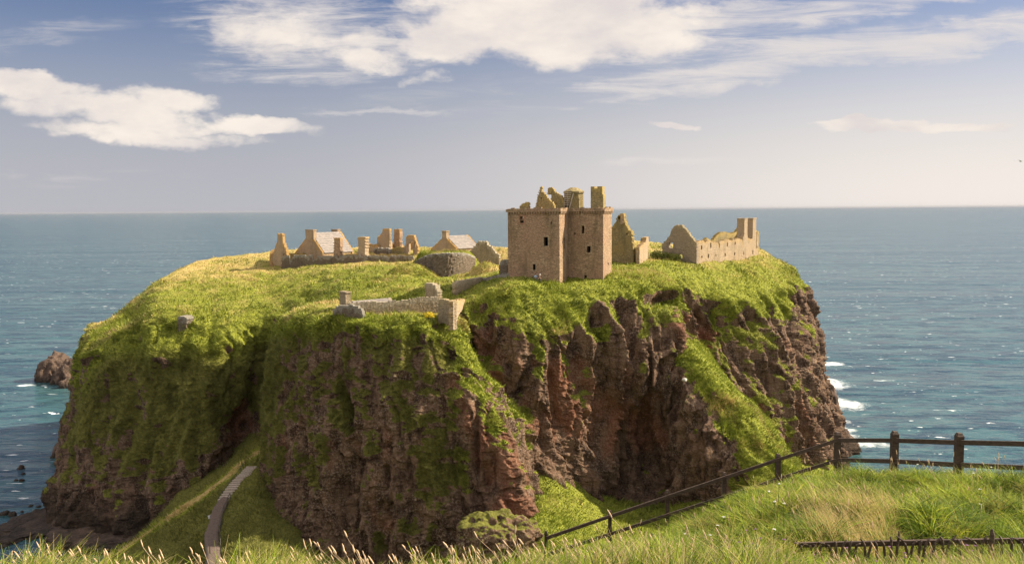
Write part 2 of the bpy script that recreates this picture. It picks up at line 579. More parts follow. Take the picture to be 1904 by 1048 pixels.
# ------------------------------------------------------------------ terrain sheets
def cr(ctrl, t):
    """catmull-rom along axis 0 of ctrl at parameters t"""
    n = len(ctrl)
    i = np.clip(np.floor(t).astype(int), 0, n - 2)
    u = (t - i)
    sh = (len(t),) + (1,) * (ctrl.ndim - 1)
    u = u.reshape(sh)
    p0 = ctrl[np.clip(i - 1, 0, n - 1)]; p1 = ctrl[i]; p2 = ctrl[i + 1]; p3 = ctrl[np.clip(i + 2, 0, n - 1)]
    m1 = (p2 - p0) * 0.42; m2 = (p3 - p1) * 0.42
    u2 = u * u; u3 = u2 * u
    return (2 * u3 - 3 * u2 + 1) * p1 + (u3 - 2 * u2 + u) * m1 + (-2 * u3 + 3 * u2) * p2 + (u3 - u2) * m2


def params(lens, total):
    """parameter list with samples spread over intervals in proportion to lens"""
    lens = np.maximum(np.asarray(lens, float), 1e-6)
    out = []
    for k, l in enumerate(lens):
        c = max(3, int(round(total * l / lens.sum())))
        out.append(k + np.arange(c) / c)
    out.append([len(lens)])
    return np.concatenate(out)


def grid_normals(P):
    du = np.gradient(P, axis=1); dv = np.gradient(P, axis=0)
    n = np.cross(du, dv)
    n /= np.linalg.norm(n, axis=-1, keepdims=True) + 1e-9
    return n


def grid_faces(nv, nu, off=0):
    a = np.arange(nv * nu).reshape(nv, nu) + off
    return np.stack([a[:-1, :-1], a[:-1, 1:], a[1:, 1:], a[1:, :-1]], -1).reshape(-1, 4)


def box_blur(a, k):
    for ax in (0, 1):
        pad = [(0, 0)] * a.ndim; pad[ax] = (k, k)
        c = np.cumsum(np.pad(a, pad, mode='edge'), axis=ax)
        c = np.concatenate([np.zeros_like(np.take(c, [0], axis=ax)), c], axis=ax)
        n = a.shape[ax]
        hi = np.take(c, np.arange(2 * k + 1, 2 * k + 1 + n), axis=ax); lo = np.take(c, np.arange(0, n), axis=ax)
        a = (hi - lo) / (2 * k + 1)
    return a


TUFTS = []      # (points, normals, dryness with painted shade) for turf blades


def sheet(C, G, Dr, nu, nv, rowlens=None, flute=1.0, shear=0.0, seed=1, Rd=None, rough=1.0, dents=(), tufts=0, extra=None):
    """C (rows, cols, 3) control net, front side towards the camera; G/Dr grass, and dryness with painted shade (rows, cols)"""
    C = np.asarray(C, float)
    A = np.dstack([C, G, Dr, Rd if Rd is not None else np.zeros(C.shape[:2])])
    cl = np.linalg.norm(np.diff(C, axis=1), axis=-1).mean(0)
    rl = rowlens if rowlens is not None else np.linalg.norm(np.diff(C, axis=0), axis=-1).mean(1)
    A = cr(A, params(rl, nv))
    A = np.swapaxes(cr(np.swapaxes(A, 0, 1), params(cl, nu)), 0, 1)
    P = A[..., :3].copy(); g = A[..., 3]; dry_shading = A[..., 4]; red = A[..., 5]
    Nn = grid_normals(P)
    if Nn[Nn.shape[0] // 2, Nn.shape[1] // 2] @ (np.array([0, 0, CAMZ]) - P[P.shape[0] // 2, P.shape[1] // 2]) < 0:
        Nn = -Nn
    for (px, py, rx, ry, depth, *keepg) in dents:
        qx, qy = pix(P)
        m = np.exp(-(((qx - px) / rx) ** 2 + ((qy - py) / ry) ** 2) * 1.3)
        P += (-Nn * np.array([1, 1, 0.2])) * (m * depth)[..., None]
        g -= m * 0.5 * (1 if depth > 0 and not keepg else 0)
    steep = sstep(1 - Nn[..., 2], 0.12, 0.55)
    rock = np.clip(steep * (1.15 - 0.62 * np.clip(g, 0, 1)), 0, 1)
    Q = P.copy(); Q[..., 0] += (shear + .38 * sstep(P[..., 0], 18, 40)) * P[..., 2]
    # big vertical buttresses and clefts
    w = Q + 3.0 * np.stack([fbm(Q / 14, 2, 3), fbm(Q / 14, 2, 4), 0 * g], -1)
    a = fbm(w / np.array([11, 11, 40]), 4, seed, .55)
    b = 1 - 2 * np.abs(fbm(w / np.array([5.6, 5.6, 48]), 2, seed + 5)) * 1.6
    c = fbm(Q / np.array([2.0, 2.0, 4.2]), 3, seed + 9)
    cleft = -sstep(-np.abs(fbm(w / np.array([7, 7, 60]), 2, seed + 21)), -0.10, 0.0)
    d = rock * flute * (3.6 * a + 2.0 * b + 1.2 * c + 1.0 * cleft)
    e = fbm(P / np.array([1.5, 1.5, 1.3]), 3, seed + 12, 0.65)
    e2 = 1 - 2 * np.abs(fbm(P / 0.85, 2, seed + 14))
    wq = Q + 1.3 * np.stack([fbm(P / 2.6, 3, seed + 50), fbm(P / 2.6, 3, seed + 51), fbm(P / 2.6, 3, seed + 52)], -1)
    blk = .62 * cells(wq / np.array([2.6, 2.6, 4.2]), seed + 60) + .38 * cells(wq / np.array([1.2, 1.2, 1.6]) + 3.3, seed + 61)
    d += rock * rough * (0.50 * e + 0.14 * e2 + 0.75 * blk)
    # lumpy turf
    soft = 1 - rock
    d += soft * (0.75 * fbm(P / 6.0, 3, seed + 30) + 0.80 * fbm(P / 2.1, 3, seed + 31) + 0.13 * fbm(P / 0.6, 2, seed + 33)) * rough
    dirv = Nn * np.array([1, 1, 0.55])
    P = P + dirv * d[..., None]
    if extra is not None: P = extra(P)
    N2 = grid_normals(P)
    if (N2 * Nn).sum(-1).mean() < 0: N2 = -N2
    nzb = box_blur(N2[..., 2].copy(), 3)
    gg = g + 0.12 + 1.05 * (nzb - 0.33) + 0.80 * fbm(P / np.array([2.4, 2.4, 8.0]), 4, seed + 40, 0.62) - 0.10 * cleft * rock * -1
    gm = sstep(gg, 0.40, 0.80)
    rd = red + 0.5 * fbm(P / np.array([5, 5, 12]), 3, seed + 44)
    if tufts:
        TUFTS.append((P, N2, gm, dry_shading, tufts))
    return P, gm, dry_shading, rd


def finish_sheets(name, sheets, mat, kind='structure', label=None):
    V = []; Fq = []; a1 = []; a2 = []; a3 = []; off = 0
    for P, g, d, r in sheets:
        nv, nu = P.shape[:2]
        V.append(P.reshape(-1, 3)); Fq.append(grid_faces(nv, nu, off)); off += nv * nu
        a1.append(g.ravel()); a2.append(d.ravel()); a3.append(r.ravel())
    me = mesh_np(name, np.concatenate(V), np.concatenate(Fq), True,
                 {'grass': np.concatenate(a1), 'dry_shading': np.concatenate(a2), 'red': np.concatenate(a3)})
    o = link(name, me, mat)
    tag(o, label, kind=kind)
    return o


# ---- the main mass: columns left to right, each r2..r8 (crest, slope, rim, upper, middle, lower cliff, base)
MC = [
    [(190, 598, 240), (185, 603, 238), (182, 612, 236), (175, 660, 236), (165, 720, 236), (150, 790, 236), (140, 842, 236)],
    [(176, 610, 206), (172, 618, 200), (163, 644, 194), (154, 696, 191), (134, 770, 188), (113, 860, 186), (98, 985, 183)],
    [(243, 566, 214), (234, 594, 201), (220, 616, 191), (200, 690, 185), (190, 780, 181), (183, 880, 178), (185, 992, 175)],
    [(306, 517, 224), (295, 555, 203), (290, 592, 187), (285, 690, 181), (280, 790, 177), (280, 890, 173), (285, 990, 170)],
    [(395, 504, 233), (385, 548, 208), (380, 594, 186), (378, 690, 180), (375, 780, 176), (375, 870, 172), (380, 960, 170)],
    [(470, 494, 239), (455, 543, 211), (450, 596, 188), (440, 690, 182), (435, 765, 181), (430, 830, 182), (430, 900, 177)],
    [(545, 488, 243), (520, 533, 214), (500, 590, 190), (490, 660, 186), (485, 740, 186), (485, 820, 184), (490, 900, 180)],
    [(640, 487, 238), (620, 514, 206), (605, 572, 176), (600, 640, 170), (600, 720, 168), (600, 820, 166), (600, 930, 164)],
    [(760, 488, 230), (745, 503, 199), (720, 562, 170), (720, 640, 165), (720, 720, 163), (720, 820, 161), (720, 930, 158)],
    [(830, 489, 225), (825, 518, 194), (805, 556, 168), (810, 620, 162), (815, 700, 158), (820, 800, 155), (820, 900, 152)],
    [(880, 489, 222), (885, 520, 186), (880, 548, 166), (885, 600, 160), (900, 680, 155), (930, 770, 150), (960, 885, 146)],
    [(945, 492, 212), (950, 508, 182), (950, 527, 166), (955, 610, 157), (965, 700, 154), (985, 780, 153), (1010, 880, 149)],
    [(1050, 482, 212), (1050, 506, 184), (1050, 538, 167), (1055, 628, 158), (1060, 705, 157), (1070, 800, 159), (1078, 905, 156)],
    [(1120, 479, 214), (1122, 500, 186), (1125, 534, 169), (1130, 622, 162), (1130, 705, 163), (1135, 810, 166), (1140, 928, 165)],
    [(1180, 478, 214), (1185, 495, 190), (1190, 524, 176), (1195, 612, 168), (1200, 700, 167), (1205, 810, 172), (1210, 930, 166)],
    [(1240, 478, 216), (1245, 492, 196), (1243, 530, 180), (1250, 612, 171), (1250, 700, 168), (1265, 800, 168), (1285, 905, 164)],
    [(1292, 484, 212), (1290, 500, 200), (1295, 550, 190), (1290, 620, 187), (1305, 690, 185), (1335, 780, 181), (1360, 885, 175)],
    [(1360, 481, 226), (1350, 508, 206), (1345, 558, 193), (1350, 630, 189), (1370, 710, 187), (1400, 780, 184), (1440, 875, 178)],
    [(1415, 476, 236), (1412, 506, 216), (1410, 550, 203), (1420, 630, 197), (1440, 710, 193), (1458, 790, 189), (1480, 885, 184)],
    [(1447, 484, 240), (1458, 506, 230), (1468, 540, 219), (1480, 620, 213), (1490, 700, 208), (1512, 790, 204), (1532, 872, 200)],
    [(1456, 492, 250), (1477, 520, 246), (1489, 550, 241), (1500, 620, 239), (1518, 700, 238), (1546, 780, 238), (1570, 838, 240)],
    [(1440, 490, 275), (1455, 505, 280), (1465, 530, 285), (1475, 600, 290), (1480, 660, 292), (1490, 700, 296), (1495, 735, 300)],
]
nr = 7
Cm = np.array([[W(*MC[c][r]) for c in range(len(MC))] for r in range(nr)])
back = Cm[0] + np.array([0, 34, -0.6]); back[:, 0] *= 0.97
backb = back + np.array([0, 22, 0]); backb[:, 2] = -4
foot = Cm[-1].copy(); foot[:, 2] -= 14; foot[:, 1] -= 3
Cm = np.concatenate([backb[None], back[None], Cm, foot[None]])
GM = np.array([
    [.2] * 22, [1] * 22, [1] * 22, [1] * 22,
    [.8, .9, 1, 1, 1, 1, 1, 1, 1, 1, 1, .95, 1, .95, .95, .8, .85, .9, 1, .8, .4, .5],
    [.5, .85, .95, 1, 1.1, 1.2, 1.25, .8, .6, .6, .48, .44, .46, .46, .46, .46, .44, .56, .58, .36, .15, .1],
    [.3, .78, .86, .88, .92, .95, 1.1, .5, .4, .3, .44, .42, .44, .36, .42, .50, .14, .40, .36, .22, .1, .1],
    [.1, .40, .50, .50, .46, .1, .5, .3, .3, .2, .2, .12, .08, .0, .12, .2, .15, .3, .40, .2, .1, .1],
    [-.2, -.2, -.2, -.1, .1, .2, .4, .1, .1, .1, .0, -.1, -.3, -.3, -.2, .2, .3, .4, .5, .1, -.2, -.2],
    [-.5] * 22])
DM = np.zeros_like(GM)
DM[1:3, :] = .6; DM[3, :] = .30; DM[4, :12] = .26; DM[4, 12:] = .12; DM[3, 12:] = .3; DM[2, 12:] = .5
DM[5:8, :9] = -.55; DM[5, 10:19] = -.32; DM[6:8, 10:19] = -.3; DM[4, 0:3] = .45; DM[5, 0:2] = -.1; DM[5, 10:14] = .2; DM[4, 9:11] = .25  # left cliff: heath darkened to carry its shade; right: browner scrub
RM = np.zeros_like(GM)
RM[5:8, 10:17] = [[.3, .3, .1, .1, .2, .5, .5], [.6, .6, .5, .3, .3, .3, .7], [.5, .5, .4, .45, .4, .2, .5]]
RM[6:8, 17:20] = .35; RM[7, 2:6] = .2; RM[6:8, 5] = .5
main_sheet = sheet(Cm, GM, DM, 1050, 520, rowlens=[.4, .5, 3, 3, 3.4, 4.2, 4.5, 4.6, .8], shear=0.0, seed=1, Rd=RM, tufts=1.0,
                   dents=((590, 522, 24, 13, 2.4, 1), (562, 546, 22, 15, 3.4, 1), (534, 576, 20, 18, 4.0, 1), (508, 615, 18, 24, 3.6, 1), (488, 665, 15, 30, 3.0, 1),
                          (330, 560, 60, 16, -1.6, 1), (440, 555, 34, 26, -2.6, 1), (395, 615, 14, 50, 1.8, 1), (250, 640, 16, 60, 2.0, 1), (480, 520, 40, 10, 1.6, 1),
                          (700, 525, 40, 10, 1.3, 1), (640, 535, 22, 16, -1.8, 1), (300, 660, 26, 60, -2.2, 1), (1235, 562, 22, 16, 5.5), (1030, 760, 20, 130, 3.5), (905, 620, 14, 50, 2.5), (1275, 590, 12, 60, 3.0), (1310, 610, 26, 60, 3.0),
                          (445, 790, 30, 30, 3.5), (1125, 570, 22, 40, 2.5), (1160, 620, 14, 60, 1.5), (1480, 610, 10, 60, 2.5),
                          (1435, 640, 12, 50, 2.5), (1230, 650, 20, 50, 1.8), (945, 700, 12, 90, 2.0), (1375, 590, 14, 30, 2.0)))

# ---- the front buttress with the walled terrace on top
BC = [
    [(535, 592, 184), (508, 650, 186), (500, 760, 184), (505, 850, 182), (515, 990, 180)],
    [(533, 590, 168), (508, 645, 164), (495, 755, 160), (494, 860, 156), (505, 990, 152)],
    [(572, 585, 155), (558, 650, 152), (552, 750, 149), (552, 860, 146), (560, 1015, 142)],
    [(650, 588, 150), (648, 650, 147), (648, 750, 144), (650, 860, 141), (655, 1025, 137)],
    [(735, 592, 148), (738, 655, 145), (740, 750, 142), (742, 860, 139), (745, 1030, 135)],
    [(795, 596, 148), (808, 650, 145), (822, 740, 141), (832, 850, 138), (842, 1020, 134)],
    [(838, 622, 147), (866, 685, 143), (886, 760, 139), (900, 860, 136), (912, 1015, 132)],
    [(860, 642, 151), (903, 710, 144), (936, 780, 140), (962, 870, 137), (975, 1000, 134)],
    [(870, 645, 158), (920, 712, 152), (955, 785, 148), (985, 880, 145), (1000, 995, 142)],
    [(868, 648, 168), (915, 720, 165), (950, 800, 162), (980, 880, 160), (990, 985, 156)],
]
Cb = np.array([[W(*BC[c][r]) for c in range(10)] for r in range(5)])
bk = Cb[0].copy(); bk[:, 1] += [8, 12, 16, 20, 22, 22, 20, 14, 8, 4]; bk[:, 2] += 0.4; bk[5:8, 2] += [.6, 2.6, 2.6]
fb = Cb[-1].copy(); fb[:, 2] -= 16; fb[:, 1] -= 3
Cb = np.concatenate([bk[None], Cb, fb[None]])
GB = np.array([[1] * 10, [1, 1, 1, 1, 1, 1, .75, .6, .6, .6],
               [1.2, 1.15, .84, .70, .70, .70, .56, .54, .4, .3],
               [1.15, 1.1, .56, .44, .46, .58, .40, .28, .3, .2],
               [.95, .85, .46, .38, .48, .66, .24, .12, .3, .2],
               [.4, .35, .30, .25, .30, .40, .0, -.1, .1, .1], [0] * 10])
DB = np.zeros_like(GB); DB[2:6, :6] = -.55; DB[0] = .6; DB[1] = .25; DB[1, 0:2] = .4  # minus values paint the front face's shade into its turf colour
RB = np.zeros_like(GB); RB[3:5, 6:8] = .5; RB[4:6, 6:8] = .7; RB[3:5, 2:5] = .15
butt_sheet = sheet(Cb, GB, DB, 520, 430, rowlens=[1.5, 2.2, 4, 4.2, 5, .8], flute=0.75, shear=0.22, seed=61, Rd=RB, tufts=.8,
                   dents=((826, 612, 20, 14, 5.0), (835, 648, 13, 22, 4.5), (905, 900, 26, 60, 3.0), (665, 650, 8, 60, 1.2), (720, 880, 12, 80, 2.0), (560, 850, 12, 70, 1.6),
                          (655, 770, 8, 40, 1.5), (780, 700, 10, 60, 1.0), (885, 830, 9, 90, 2.2), (870, 760, 26, 60, -2.0)))

# ---- the grassy rib running down to the right
RC = [
    [(1300, 640, 190), (1278, 628, 176), (1262, 645, 171), (1252, 690, 168), (1250, 770, 166), (1262, 905, 162)],
    [(1345, 705, 184), (1325, 690, 166), (1302, 705, 163), (1285, 740, 161), (1283, 810, 159), (1298, 895, 157)],
    [(1405, 770, 178), (1388, 755, 159), (1350, 765, 157), (1335, 790, 155), (1332, 835, 153), (1345, 890, 152)],
    [(1455, 835, 172), (1440, 826, 153), (1395, 830, 151), (1378, 850, 150), (1374, 870, 149), (1382, 905, 148)],
    [(1500, 905, 162), (1488, 892, 148), (1440, 898, 146), (1420, 915, 145), (1415, 935, 145), (1420, 970, 144)],
]
Cr = np.array([[W(*RC[c][r]) for c in range(5)] for r in range(6)])
fr = Cr[-1].copy(); fr[:, 2] -= 10
br = Cr[0].copy(); br[:, 2] -= 14; br[:, 1] += 4
Cr = np.concatenate([br[None], Cr, fr[None]])
GR = np.array([[.2] * 5, [.6] * 5, [1.2] * 5, [.85, .72, .68, .85, 1.0], [.2, .15, .2, .7, 1], [.1, 0, 0, .4, .8], [-.1, -.1, .2, .8, .9], [0] * 5])
rib_sheet = sheet(Cr, GR, np.zeros_like(GR), 260, 260, flute=0.8, shear=0.0, seed=91, rough=1.1, tufts=.9)

# ---- the saddle: lit grass on the right, path slope on the left
SCn = [
    [(150, 1120, 170), (100, 1120, 140), (60, 1180, 118), (40, 1300, 95), (0, 1500, 60)],
    [(215, 1032, 172), (200, 1040, 146), (190, 1110, 128), (180, 1250, 100), (150, 1450, 60)],
    [(285, 975, 172), (272, 990, 152), (300, 1040, 136), (300, 1150, 110), (300, 1400, 60)],
    [(345, 895, 176), (340, 944, 157), (370, 1035, 138), (370, 1120, 115), (370, 1400, 60)],
    [(425, 850, 182), (420, 886, 165), (412, 960, 147), (420, 1080, 118), (450, 1400, 60)],
    [(475, 800, 186), (490, 834, 174), (478, 885, 158), (480, 1060, 120), (500, 1400, 60)],
    [(540, 850, 185), (545, 880, 170), (545, 950, 152), (550, 1060, 120), (600, 1400, 60)],
    [(640, 960, 180), (650, 1010, 150), (650, 1080, 128), (660, 1180, 105), (690, 1400, 60)],
    [(860, 950, 165), (870, 1010, 148), (880, 1045, 126), (880, 1120, 108), (880, 1400, 60)],
    [(985, 845, 154), (995, 905, 146), (1000, 985, 128), (1000, 1080, 108), (1000, 1400, 60)],
    [(1055, 875, 160), (1060, 915, 150), (1065, 975, 134), (1065, 1060, 112), (1060, 1400, 60)],
    [(1130, 915, 168), (1130, 950, 152), (1130, 1000, 136), (1130, 1070, 114), (1130, 1400, 60)],
    [(1215, 925, 172), (1215, 965, 152), (1215, 1010, 136), (1215, 1070, 114), (1215, 1400, 60)],
    [(1310, 885, 172), (1310, 930, 158), (1310, 990, 140), (1310, 1060, 116), (1310, 1400, 60)],
    [(1430, 870, 178), (1420, 905, 162), (1400, 960, 142), (1400, 1050, 116), (1400, 1400, 60)],
    [(1560, 880, 196), (1560, 900, 172), (1540, 950, 150), (1500, 1050, 116), (1480, 1400, 60)],
    [(1555, 915, 226), (1560, 935, 205), (1575, 985, 175), (1590, 1060, 130), (1600, 1400, 60)],
]
Cs = np.array([[W(*SCn[c][r]) for c in range(len(SCn))] for r in range(5)])
bs = Cs[0].copy(); bs[:, 1] += 12; bs[:, 2] += 1
Cs = np.concatenate([bs[None], Cs])
GS = np.full(Cs.shape[:2], 1.25); GS[:, 0] = .3; GS[:3, 0] = -.2; GS[:2, -1] = 0; GS[0:2, 1:3] = .3
DS = np.zeros_like(GS); DS[2, 1:6] = .85
DSc = DS
DSc[2, 1:6] = 0
saddle_sheet = sheet(Cs, GS, DSc, 560, 200, rowlens=[.5, 2, 2, 1.6, .8], flute=.25, seed=121, rough=.75, tufts=.9)

_cl = np.array([Cs[2][k] for k in range(1, 6)])  # crest strip: sunlight painted as tan, on partly dry grass
_P = saddle_sheet[0]; _dd = np.full(_P.shape[:2], 99.0)
for _a, _b in zip(_cl[:-1], _cl[1:]):
    for _f in np.linspace(0, 1, 30):
        _q = _a * (1 - _f) + _b * _f
        _dd = np.minimum(_dd, np.hypot(_P[..., 0] - _q[0], _P[..., 1] - _q[1]))
saddle_sheet[2][...] = .95 * np.exp(-(_dd / (1.7 + 1.5 * fbm(_P / 2.5, 3, 88))) ** 2) * (1 + .6 * fbm(_P / 1.5, 2, 89)) - .5 * sstep(-_P[..., 0], 10, 22) * sstep(_dd, 1.6, 3.0)  # subtracted part paints the path slope's shade into the turf

# ---- the grassy mound behind the curved wall
def mound(cx, cy, rx, ry, z0, h, seed, k=.45, dry_shading=.25):
    nv, nu = 60, 120
    th = np.linspace(0, 2 * np.pi, nu); rr = np.linspace(0.001, 1, nv)
    TH, RR = np.meshgrid(th, rr)
    P = np.stack([cx + rx * RR * np.cos(TH), cy + ry * RR * np.sin(TH), z0 + h * (1 - sstep(RR, k, 1.0))], -1)
    P[..., 2] += .35 * fbm(P / 3, 3, seed) + .15 * fbm(P / .8, 2, seed)
    return P, np.ones((nv, nu)), np.full((nv, nu), dry_shading), np.zeros((nv, nu))


mc = W(829, 500, 207)
mound_sheet = mound(mc[0], mc[1], 11.5, 9, W(829, 520, 200)[2] - 1.0, 7.1, 5)
def wedge(px, D, pyt, rx, ry, seed, dry_shading):
    t = W(px, pyt, D); zb = W(px, 540, D)[2]
    return mound(t[0], t[1], rx, ry, zb, t[2] - zb, seed, 0.0, dry_shading)


mound_l = wedge(762, 197, 489, 13, 9, 8, .3)
mound_r = wedge(906, 197, 487, 9.5, 9, 9, .6)
headland = finish_sheets('headland', [main_sheet, butt_sheet, rib_sheet, saddle_sheet, mound_sheet, mound_l, mound_r], M_TERR)
for _m in (mound_sheet, mound_l, mound_r):
    TUFTS.append((_m[0], np.broadcast_to(np.array([0, -.3, .95]), _m[0].shape), _m[1], _m[2], 1.0))


# ------------------------------------------------------------------ terrain height lookup (nearest vertex of the sheets)
ALLP = np.concatenate([s[0].reshape(-1, 3)[::3] for s in (main_sheet, butt_sheet, saddle_sheet, mound_sheet)])


def ground_near(x, y, r=2.0):
    d = (ALLP[:, 0] - x) ** 2 + (ALLP[:, 1] - y) ** 2
    k = d < r * r
    if not k.any(): return float(ALLP[np.argmin(d), 2])
    return float(np.percentile(ALLP[k, 2], 80))


# ------------------------------------------------------------------ ruin walls
def pt_in_poly(X, Y, poly):
    inside = np.zeros(X.shape, bool)
    n = len(poly); j = n - 1
    for i in range(n):
        xi, yi = poly[i]; xj, yj = poly[j]
        c = ((yi > Y) != (yj > Y)) & (X < (xj - xi) * (Y - yi) / (yj - yi + 1e-12) + xi)
        inside ^= c
        j = i
    return inside


class Plane:
    """vertical plane through two world points; traces photo outlines to wall coordinates (s, z)"""
    def __init__(s, p0, p1):
        s.p0 = np.array(p0[:2], float); s.p1 = np.array(p1[:2], float)
        s.L = np.linalg.norm(s.p1 - s.p0)
        s.u = (s.p1 - s.p0) / s.L
        s.n = np.array([s.u[1], -s.u[0]])          # towards the camera side
        if s.n @ (-s.p0) < 0: s.n = -s.n

    def at(s, px, py):
        d = ray(px, py)
        t = (s.p0 @ s.n) / (d[:2] @ s.n)
        q = d * t
        return ((q[:2] - s.p0) @ s.u, CAMZ + q[2])

    def world(s, S, Z, back=0.0):
        q = s.p0 + s.u * S - s.n * back
        return np.array([q[0], q[1], Z])


def rwall(name, plane, outline, holes=(), th=0.9, cell=0.25, mat=None, parent=None, jit=0.3, pixel=True, seed=0, rag=0.6, out=0.0):
    """wall slab: cells inside the outline, ragged like broken masonry"""
    rng = np.random.default_rng(seed + len(outline) * 13 + int(abs(plane.p0[0]) * 10))
    poly = [plane.at(*p) for p in outline] if pixel else list(outline)
    hp = [([plane.at(*p) for p in h] if pixel else list(h)) for h in holes]
    A = np.array(poly)
    s0, z0 = A.min(0); s1, z1 = A.max(0)
    nx = max(2, int(round((s1 - s0) / cell))); nz = max(2, int(round((z1 - z0) / cell)))
    cs = (s1 - s0) / nx; cz = (z1 - z0) / nz
    X, Y = np.meshgrid(s0 + (np.arange(nx) + .5) * cs, z0 + (np.arange(nz) + .5) * cz)
    rx = (rng.random(X.shape) - .5) * cell * rag * 2; ry = (rng.random(X.shape) - .5) * cell * rag * 2
    M = pt_in_poly(X + rx, Y + ry, poly)
    for h in hp: M &= ~pt_in_poly(X, Y, h)
    if not M.any(): M[0, :] = True
    Mp = np.pad(M, 1)
    J = (rng.random((nz + 1, nx + 1, 2, 3)) - .5) * cell * jit
    idx = {}
    V = []; Fq = []; T = []
    topz = np.array([max([j for j in range(nz) if M[j, i]] or [0]) for i in range(nx)])

    def vid(i, j, k):
        key = (i, j, k)
        if key not in idx:
            idx[key] = len(V)
            p = plane.world(s0 + i * cs, z0 + j * cz, (-out if k == 0 else th)) + J[j, i, k] * np.array([1, 1, 1])
            V.append(p)
            tz = topz[min(i, nx - 1)]
            T.append(max(0.0, 1 - (tz + 1 - j) * cz / 1.6))
        return idx[key]
    for j in range(nz):
        for i in range(nx):
            if not M[j, i]: continue
            a, b, c, d = (i, j), (i + 1, j), (i + 1, j + 1), (i, j + 1)
            Fq.append([vid(*a, 0), vid(*b, 0), vid(*c, 0), vid(*d, 0)])
            Fq.append([vid(*b, 1), vid(*a, 1), vid(*d, 1), vid(*c, 1)])
            if not Mp[j + 1, i]: Fq.append([vid(*a, 0), vid(*d, 0), vid(*d, 1), vid(*a, 1)])
            if not Mp[j + 1, i + 2]: Fq.append([vid(*b, 1), vid(*c, 1), vid(*c, 0), vid(*b, 0)])
            if not Mp[j, i + 1]: Fq.append([vid(*b, 0), vid(*a, 0), vid(*a, 1), vid(*b, 1)])
            if not Mp[j + 2, i + 1]: Fq.append([vid(*d, 0), vid(*c, 0), vid(*c, 1), vid(*d, 1)])
    me = mesh_np(name, V, Fq, False, {'top': np.array(T)})
    bm = bmesh.new(); bm.from_mesh(me); bmesh.ops.recalc_face_normals(bm, faces=list(bm.faces)); bm.to_mesh(me); bm.free()
    return link(name, me, mat, parent)


def rectp(s0, s1, z0, z1): return [(s0, z0), (s1, z0), (s1, z1), (s0, z1)]


